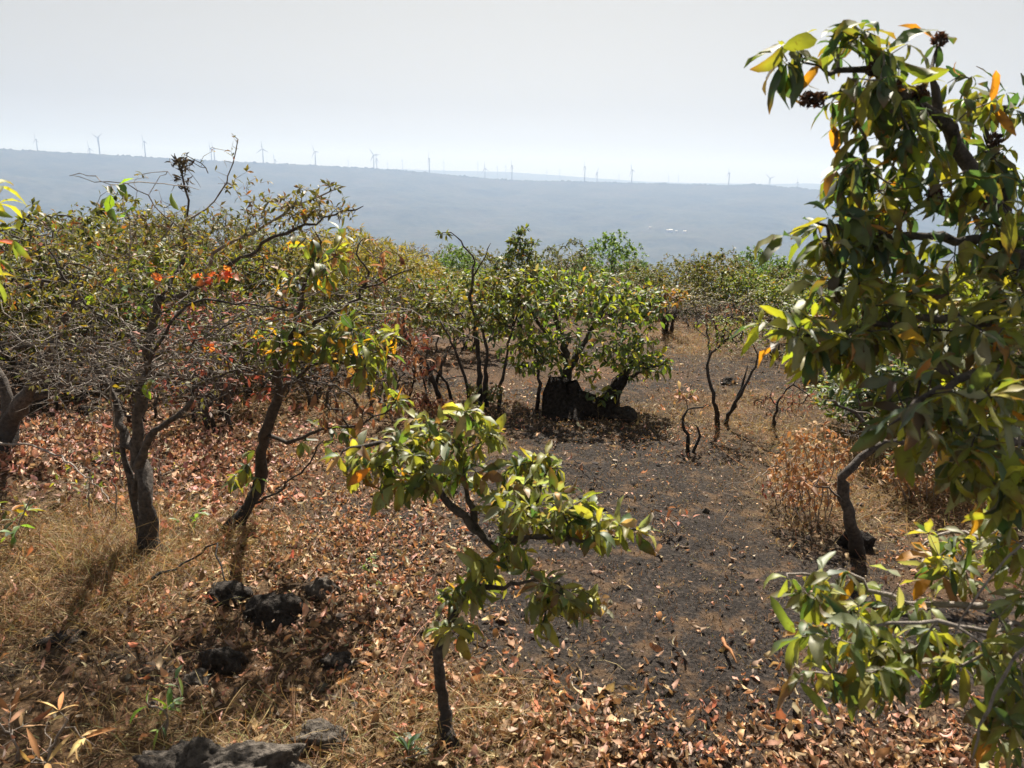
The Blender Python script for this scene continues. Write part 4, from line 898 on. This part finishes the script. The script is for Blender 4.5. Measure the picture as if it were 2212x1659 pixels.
SP = [
 ('yellow', 835, 520, None, 11, 'broad feathery golden yellow shrub behind the second left tree'), ('yellow', 740, 490, None, 9, 'feathery yellow green shrub topping the thicket left of the golden one'),
 ('lime', 985, 530, None, 14, 'bright green bush peeking out just left of the thin stemmed shrub top'), ('dark', 1120, 500, None, 10, 'dark upright two pronged bush rising above the thicket'),
 ('grey', 1210, 515, None, 12, 'wide grey green shrub on the skyline behind the round bush'), ('lime', 1310, 500, None, 13, 'tall pale green feathery shrub on the skyline, right of the grey green one'),
 ('grey', 1380, 560, None, 15, 'low grey shrub sloping down right of the pale green skyline shrub'), ('sparse', 1480, 545, None, 13, 'thin see through shrub at the dip of the skyline'), ('umbrella', 1560, 552, None, 14, 'flat topped olive shrub left of the bright green crown'),
 ('lime', 1615, 535, None, 16, 'rounded bright lime green crown on the right skyline'), ('umbrella', 1735, 550, None, 17, 'pale flat topped shrub beside the right hand tree leaves'), ('green', 1690, 575, None, 13, 'dark green shrub under the pale flat topped one'),
 ('broad', 1830, 590, None, 8.5, 'broadleaved bush behind the leftmost twigs of the right hand tree'), ('dark', 1740, 640, None, 9, 'dark leaved bush low on the slope left of the right hand tree'), ('lime', 2060, 560, None, 13, 'pale lime bush glimpsed between the right hand leaves'),
 ('green', 200, 445, None, 6.5, 'light green shrub rising on the left skyline against the hills'), ('green', 60, 500, None, 6.0, 'yellow green shrub at the left edge of the thicket'), ('umbrella', 590, 500, None, 7, 'olive shrub behind the long right branch of the thorny tree'),
 ('broad', 1000, 590, None, 8, 'leafy bush behind the thin stemmed shrub'), ('broad', 420, 530, None, 6.5, 'leafy bush in the middle of the left thicket'),
 ('red', 480, 620, None, 4.9, 'red leaved shrub showing through the thorny tree'),  ('twiggy', 60, 700, None, 5.2, 'low grey twiggy shrub at the left edge under the leaning trunk'), ('twiggy', 170, 720, None, 5.6, 'low grey twiggy shrub between the leaning trunk and the forked trunk'), ('twiggy', 290, 700, None, 5.0, 'low twiggy shrub directly behind the forked grey trunk'), ('green', 230, 690, None, 6.2, 'low olive shrub behind the forked grey trunk'), ('twiggy', 440, 690, None, 5.1, 'low twiggy shrub between the forked trunk and the crooked charred trunk'), ('green', 560, 650, None, 5.8, 'olive shrub behind the crooked charred trunk'), ('twiggy', 680, 720, None, 5.6, 'low twiggy shrub right of the crooked charred trunk'), ('green', 760, 640, None, 6.6, 'olive shrub left of the leaning charred stems'), ('twiggy', 800, 740, None, 5.4, 'grey twiggy shrub beside the leaning charred stems'),
 ('green', 1455, 560, None, 13.5, 'rounded green shrub filling the dip of the skyline'), ('green', 1535, 545, None, 12.5, 'full green shrub just left of the flat topped olive one'), ('lime', 1665, 550, None, 13.5, 'second bright green crown on the right skyline, right of the rounded lime one'), ('broad', 1600, 585, None, 12, 'leafy bush in front of the rounded lime crown'), ('broad', 1710, 600, None, 11, 'leafy bush in front of the pale flat topped shrub'), ('green', 1380, 575, None, 12, 'green shrub behind the right shoulder of the round bush'), ('yellow', 900, 560, None, 10, 'yellow feathery shrub right of the golden one'),
 ('sparse', 1690, 690, None, 8, 'thin leggy shrub on the slope right of the V shaped shrub'), ('twiggy', 1500, 660, None, 10.5, 'brown twiggy shrub on the slope right of the short charred stems'), ('twiggy', 1640, 650, None, 10, 'brown twiggy shrub on the slope above the black rock'), ('twiggy', 1730, 700, None, 9, 'brown twiggy shrub on the slope left of the right hand tree'),
 ('broad', 1960, 640, None, 6.5, 'broadleaved bush behind the middle of the right hand tree'), ('green', 2110, 620, None, 6.0, 'olive bush behind the trunk of the right hand tree'), ('green', 2150, 860, None, 4.2, 'olive shrub near the right edge behind the right hand tree'), ('twiggy', 2040, 850, None, 4.4, 'brown twiggy shrub behind the bent grey trunk'), ('broad', 1930, 800, None, 5.2, 'leafy bush right behind the dark blue green shrub'),
 ('red', 850, 690, None, 7.5, 'dark red shrub behind the bare twigs of the second left tree'), ('red', 1560, 640, None, 15, 'rusty low bush on the far slope')]
for k, px, yt, yb, d, lab in SP: put(k, px, yt, yb, lab, None, d)
FG = [('green', 'small olive green shrub of the skyline thicket'), ('grey', 'hazy grey green shrub of the skyline thicket'), ('green', 'small olive green shrub of the skyline thicket'), ('sparse', 'thin leggy shrub of the skyline thicket'), ('umbrella', 'flat olive shrub of the skyline thicket'), ('twiggy', 'brown leafless shrub of the skyline thicket')]
sky_y = lambda x: np.interp(x, [0, 250, 500, 800, 900, 1100, 1250, 1400, 1480, 1600, 1750, 2212], [480, 455, 450, 500, 530, 545, 540, 570, 590, 570, 590, 560])
for i in range(64):
    px = -60+2330*(i+rng.random())/64; d = rng.uniform(14, 22); k, lb = FG[int(rng.integers(0, 6))]
    put(k, px, float(sky_y(px))+rng.uniform(-8, 38), None, lb, 'skyline thicket: '+k, d)
MG = [('twiggy', 'grey leafless shrub tangled in the left thicket'), ('green', 'olive shrub tangled in the left thicket'), ('sparse', 'leggy shrub tangled in the left thicket'), ('green', 'olive shrub tangled in the left thicket'), ('twiggy', 'grey leafless shrub tangled in the left thicket')]
for i in range(26):
    px = -80+1050*(i+rng.random())/26; d = rng.uniform(6.5, 11); k, lb = MG[i % 5]
    put(k, px, float(sky_y(px))+rng.uniform(60, 180), None, lb, 'left thicket: '+k, d)
for i in range(38):
    px = 850+1400*(i+rng.random())/38; d = rng.uniform(11, 15.5); k = ['green', 'green', 'umbrella', 'green', 'sparse', 'umbrella', 'twiggy'][i % 7]
    put(k, px, float(sky_y(px))+rng.uniform(25, 75), None, {'green': 'olive', 'twiggy': 'brown leafless', 'umbrella': 'flat', 'sparse': 'leggy'}[k]+' shrub on the slope edge below the skyline thicket', 'slope edge: '+k, d)

# ------------------------------------------------------------------ small seedlings and tufts
def seedling(px, py, hpx, n, pal, L, label, cat='seedling', wr=(.3, .4), mat=None):
    root, b = start('seedling', label, px, py, cat); d = b[1]; p = Plant()
    h = hpx/FOC*math.hypot(d, EYE)
    p.line([b, b+[rng.normal(0, .02), 0, h*.5], b+[rng.normal(0, .04), rng.normal(0, .03), h]], .005, .003, .03)
    T = b+np.array([0, 0, h*.75])+rng.normal(0, 1, (n, 3))*[h*.3, h*.3, h*.22]
    t = p.grow(T, .03, .2, .1, 1); p.finish(.0012); p.build_wood(root, b, M_twig)
    p.foliage(t, (2, 4), L, wr, (.2, 1.), -.2, pal, along=1).build('foliage', mat or M_leaf, root, b)
seedling(355, 1590, 110, 6, G_LIME, (.04, .07), 'small upright green seedling beside the large flat rock', wr=(.25, .35))
seedling(415, 1150, 50, 4, G_LIME, (.04, .06), 'two dark green seedling leaves in straw right of the forked trunk')
seedling(30, 1180, 110, 9, G_DARK+G_LIME, (.05, .08), 'green leafy seedling at the left edge in the dry grass', wr=(.4, .5))
seedling(800, 1250, 50, 7, G_LIME+G_GREY, (.02, .035), 'tiny pale green weed in the leaf litter left of the sapling')
seedling(895, 1655, 50, 4, [(1, (.10, .17, .12))], (.05, .08), 'green seedling leaves at the bottom edge below the sapling')
seedling(350, 1050, 70, 8, G_YEL, (.02, .035), 'yellow green weed right behind the forked trunk')
seedling(190, 1110, 100, 10, G_SMALL, (.025, .04), 'small green bushy weed left of the forked trunk')
seedling(270, 1060, 120, 12, G_SMALL+G_LIME, (.03, .05), 'sprout of green leaves hugging the forked trunk')
seedling(1460, 1150, 60, 8, G_RED+G_BROWN, (.03, .05), 'rusty dead sprig lying on the ash right of the sapling', 'dead sprig', mat=M_dry)
seedling(40, 1640, 110, 7, G_BROWN+[(2, (.62, .42, .2))], (.05, .09), 'curled golden brown dead leaves on pale stalks in the bottom left corner', 'dead sprig', (.2, .3), M_dry)
seedling(120, 1670, 120, 7, [(2, (.6, .42, .17)), (1, (.5, .25, .1))], (.05, .09), 'upright curled straw coloured leaves left of the large flat rock', 'dead sprig', (.16, .25), M_dry)

def stick(pp, r0, r1, label, mat=M_twig, fork=None, group=None):
    q = [PG(*a)+np.array([0, 0, z]) for a, z in pp]; b = q[0].copy()
    root = empty('fallen_stick', b, label, 'stick', group); p = Plant(); p.line(q, r0, r1, .05, .12)
    if fork: p.line([PG(*a)+np.array([0, 0, z]) for a, z in fork], r1*1.2, r1*.6, .05, .15)
    p.finish(); p.build_wood(root, b, mat, mat)
stick([((330, 1265), .03), ((420, 1235), .06), ((475, 1240), .14)], .006, .004, 'thin dark stick leaning over the black rocks', M_barkc, [((475, 1240), .14), ((490, 1285), .02)])
stick([((0, 1000), .12), ((90, 1010), .12), ((180, 1060), .10), ((250, 1110), .05)], .007, .003, 'long pale stick slanting through the grass left of the forked trunk')
stick([((1560, 1390), .02), ((1575, 1425), .03), ((1590, 1440), .015)], .008, .004, 'short rusty brown stick lying on the ash', plain('rusty_wood', (.2, .07, .02), (.5, .24, .1), 30))
stick([((1700, 980), .02), ((1640, 1040), .03), ((1560, 1060), .02)], .003, .002, 'thin pale twig on the ash left of the dry weeds')
stick([((1240, 1000), .02), ((1300, 1050), .03), ((1380, 1090), .02)], .004, .002, 'thin dark twig on the ash right above the sapling', M_bark)
def near_twig(pp, r0, r1, label):
    q = pts(pp); g = q[0].copy(); g[0] += .15; g[2] = float(gh(g[0], g[1]))
    root = empty('bare_shoot', g, label, 'shoot'); p = Plant(); p.line([g]+q, r0, r1, .04, .06); p.finish(); p.build_wood(root, g, M_twig)
near_twig([(2300, 1420, 1.25), (2212, 1395, 1.22), (2150, 1500, 1.2), (2110, 1600, 1.2), (2100, 1640, 1.2)], .005, .003, 'bare grey shoot hanging down in the bottom right corner')
near_twig([(2330, 1100, 1.3), (2240, 1150, 1.28), (2120, 1270, 1.25), (2060, 1380, 1.25)], .004, .002, 'pale thin bare shoot crossing the low right hand leaves')

# ------------------------------------------------------------------ ground cover: uncountable litter and grass
def litter(name, bl, n, L, pal, label, floor=0., curl=(-3.2, 3.2), ymax=12, wr=(.22, .45), lift=.006, st=5, pat=2.2, seed=21, sup=.75):
    xy = scatter(bl, n, ymax, floor, pat=pat, seed=seed, sup=sup); q = ground_pts(xy, 0)
    a = rng.uniform(0, 6.28, n); D = np.stack([np.cos(a), np.sin(a), rng.normal(0, .14, n)], 1)
    Nn = np.array([0, 0, 1.])+rng.normal(0, .4, (n, 3)); Nn[rng.random(n) < .3] *= -1
    Ls = rng.uniform(*L, n)*np.where(rng.random(n) < .35, .6, 1.); dr = rng.uniform(*curl, n)
    q[:, 2] += lift+rng.random(n)*.012+Ls*.12*np.abs(dr)/2
    A = Acc(); A.add(strips(q, D, Nn, Ls, Ls*rng.uniform(*wr, n), dr, rng.uniform(-.3, 1.45, n), .24, palette(n, pal, .35), st, 'leaf', rng.normal(0, .8, n)))
    o = A.build(name, M_dry); return tagp(o, label, 'leaf litter', kind='stuff')
litter('leaf_litter', LIT, 19000, (.018, .052), G_LITTER, 'curled tan and brown dead leaves strewn over the ground', .03)
litter('red_leaf_litter', RED, 5200, (.03, .07), G_REDLIT, 'pinkish red dead leaves carpeting the ground behind the left trunks', .0, wr=(.4, .6), pat=3)
litter('curled_leaf_litter', [Blob(1250, 1600, 330, 110, .9), Blob(1950, 1610, 330, 90, 1.1), Blob(650, 1300, 500, 160, .35), Blob(1500, 1450, 500, 120, .22), Blob(850, 1150, 250, 110, .5), Blob(700, 1450, 300, 90, .3)], 3000, (.03, .07), [(3, (.50, .34, .22)), (5, (.40, .26, .16)), (1, (.55, .44, .30)), (1, (.2, .11, .07)), (1, (.5, .22, .12))], 'larger tightly curled pale tan leaves scattered over ash and straw', .02, (-3.4, 3.4), ymax=7, wr=(.3, .45), st=7, seed=81, sup=.3)
litter('small_leaf_litter', ASH+STR+LIT, 26000, (.006, .026), G_LITTER+[(2, (.5, .42, .3)), (9, (.16, .105, .07)), (5, (.07, .05, .035))], 'small fallen leaflets and seeds scattered over ash and straw', .08, (-1, 1), wr=(.4, .7), st=3, seed=51)
def grass(name, bl, n, Hh, wd, pal, label, floor=0., ymax=12, bend=(.3, 2.), st=4, flat=.5, pat=2.2, seed=33, power=1., sup=0.):
    xy = scatter(bl, n, ymax, floor, pat=pat, seed=seed, power=power, sup=sup); q = ground_pts(xy, -.004)
    a = rng.uniform(0, 6.28, n); tl = rng.uniform(0, 1, n)**.6*flat*1.5
    D = np.stack([np.cos(a)*np.sin(tl), np.sin(a)*np.sin(tl), np.cos(tl)], 1); Nn = np.stack([-np.cos(a), -np.sin(a), np.full(n, .05)], 1)+rng.normal(0, .5, (n, 3))
    Ls = rng.uniform(*Hh, n)*rng.uniform(.4, 1, n)
    A = Acc(); A.add(strips(q, D, Nn, Ls, rng.uniform(*wd, n), rng.uniform(*bend, n), .2, .0, palette(n, pal, .3), st, 'blade', rng.normal(0, 1, n)))
    return tagp(A.build(name, M_grass), label, 'grass', kind='stuff')
grass('dry_grass', STR, 46000, (.05, .22), (.0022, .005), G_STRAW, 'dense tangled straw coloured dry grass', .0, flat=.95, pat=4, power=1.7)
grass('long_straw', STR, 2600, (.2, .45), (.0018, .003), G_STRAW+[(3, (.55, .3, .2))], 'long arching straw stalks', .0, bend=(.2, 1.6), st=8, flat=.9, power=1.3)
grass('tall_grass', [Blob(150, 1180, 260, 90, 1.), Blob(330, 1230, 120, 60, .8), Blob(960, 1560, 120, 60, .5), Blob(500, 1620, 300, 50, .3)], 4200, (.08, .24), (.002, .004), G_STRAW+[(2, (.24, .24, .09))], 'taller straw grass thickening around the left trunks and the sapling foot', .0, bend=(.2, 2.2), st=6, flat=.8, pat=4, power=1.4)
grass('scorched_stubble', ASH, 70000, (.012, .035), (.002, .005), G_ASH, 'short blackened grass stubble on the burnt ground', .05, bend=(0, 1.2), st=3, ymax=13)
grass('brown_stubble', ASH+LIT, 75000, (.012, .04), (.002, .0045), G_STRAW+[(6, (.20, .12, .07)), (5, (.12, .075, .05))], 'short brown grass stubble between ash and leaves', .08, power=1.5, bend=(0, 1.4), st=3, ymax=14, pat=3.5, seed=61, sup=.3)

def pebbles():
    bm = bmesh.new(); bmesh.ops.create_icosphere(bm, subdivisions=1, radius=1)
    V0 = np.array([v.co[:] for v in bm.verts]); F0 = np.array([[v.index for v in f.verts] for f in bm.faces]); bm.free()
    n = 2000; xy = scatter(ASH+LIT+STR, n, 11, .12, pat=4, seed=91); q = ground_pts(xy); sz = .004+.016*rng.random(n)**4+.004*rng.random(n)
    V = V0[None]*rng.uniform(.6, 1.25, (n, len(V0), 1))*rng.uniform(.6, 1.3, (n, 1, 3))*sz[:, None, None]+q[:, None]
    F = F0[None]+(np.arange(n)*len(V0))[:, None, None]
    c = np.repeat(palette(n, [(4, (.03, .027, .025)), (3, (.10, .08, .065)), (1, (.3, .24, .18))]), len(V0), axis=0)
    m, t, out = newmat('gravel'); pr = N(t, 'ShaderNodeBsdfPrincipled'); pr.inputs['Roughness'].default_value = .95
    t.links.new(N(t, 'ShaderNodeAttribute', attribute_name='col').outputs['Color'], pr.inputs['Base Color']); t.links.new(pr.outputs[0], out.inputs['Surface'])
    tagp(mesh('gravel', V.reshape(-1, 3), F.reshape(-1, 3), m, c, smooth=False), 'small dark stones and crumbs strewn over the burnt ground', 'gravel', kind='stuff')
pebbles()

# ------------------------------------------------------------------ haze
def haze():
    m, t, out = newmat('haze'); v = N(t, 'ShaderNodeVolumePrincipled')
    v.inputs['Color'].default_value = (.38, .54, .94, 1); v.inputs['Absorption Color'].default_value = (.6, .6, .6, 1); v.inputs['Density'].default_value = 1.85e-4; v.inputs['Anisotropy'].default_value = .2
    t.links.new(v.outputs[0], out.inputs['Volume'])
    x0, x1, y0, y1, z0, z1_ = -13000, 13000, -300, 12600, -520, 420
    V = [(x0, y0, z0), (x1, y0, z0), (x1, y1, z0), (x0, y1, z0), (x0, y0, z1_), (x1, y0, z1_), (x1, y1, z1_), (x0, y1, z1_)]
    tagp(mesh('haze', V, [(0, 3, 2, 1), (4, 5, 6, 7), (0, 1, 5, 4), (1, 2, 6, 5), (2, 3, 7, 6), (3, 0, 4, 7)], m, smooth=False), kind='stuff')
haze()
print('faces', sum(len(o.data.polygons) for o in bpy.data.objects if o.type == 'MESH'))
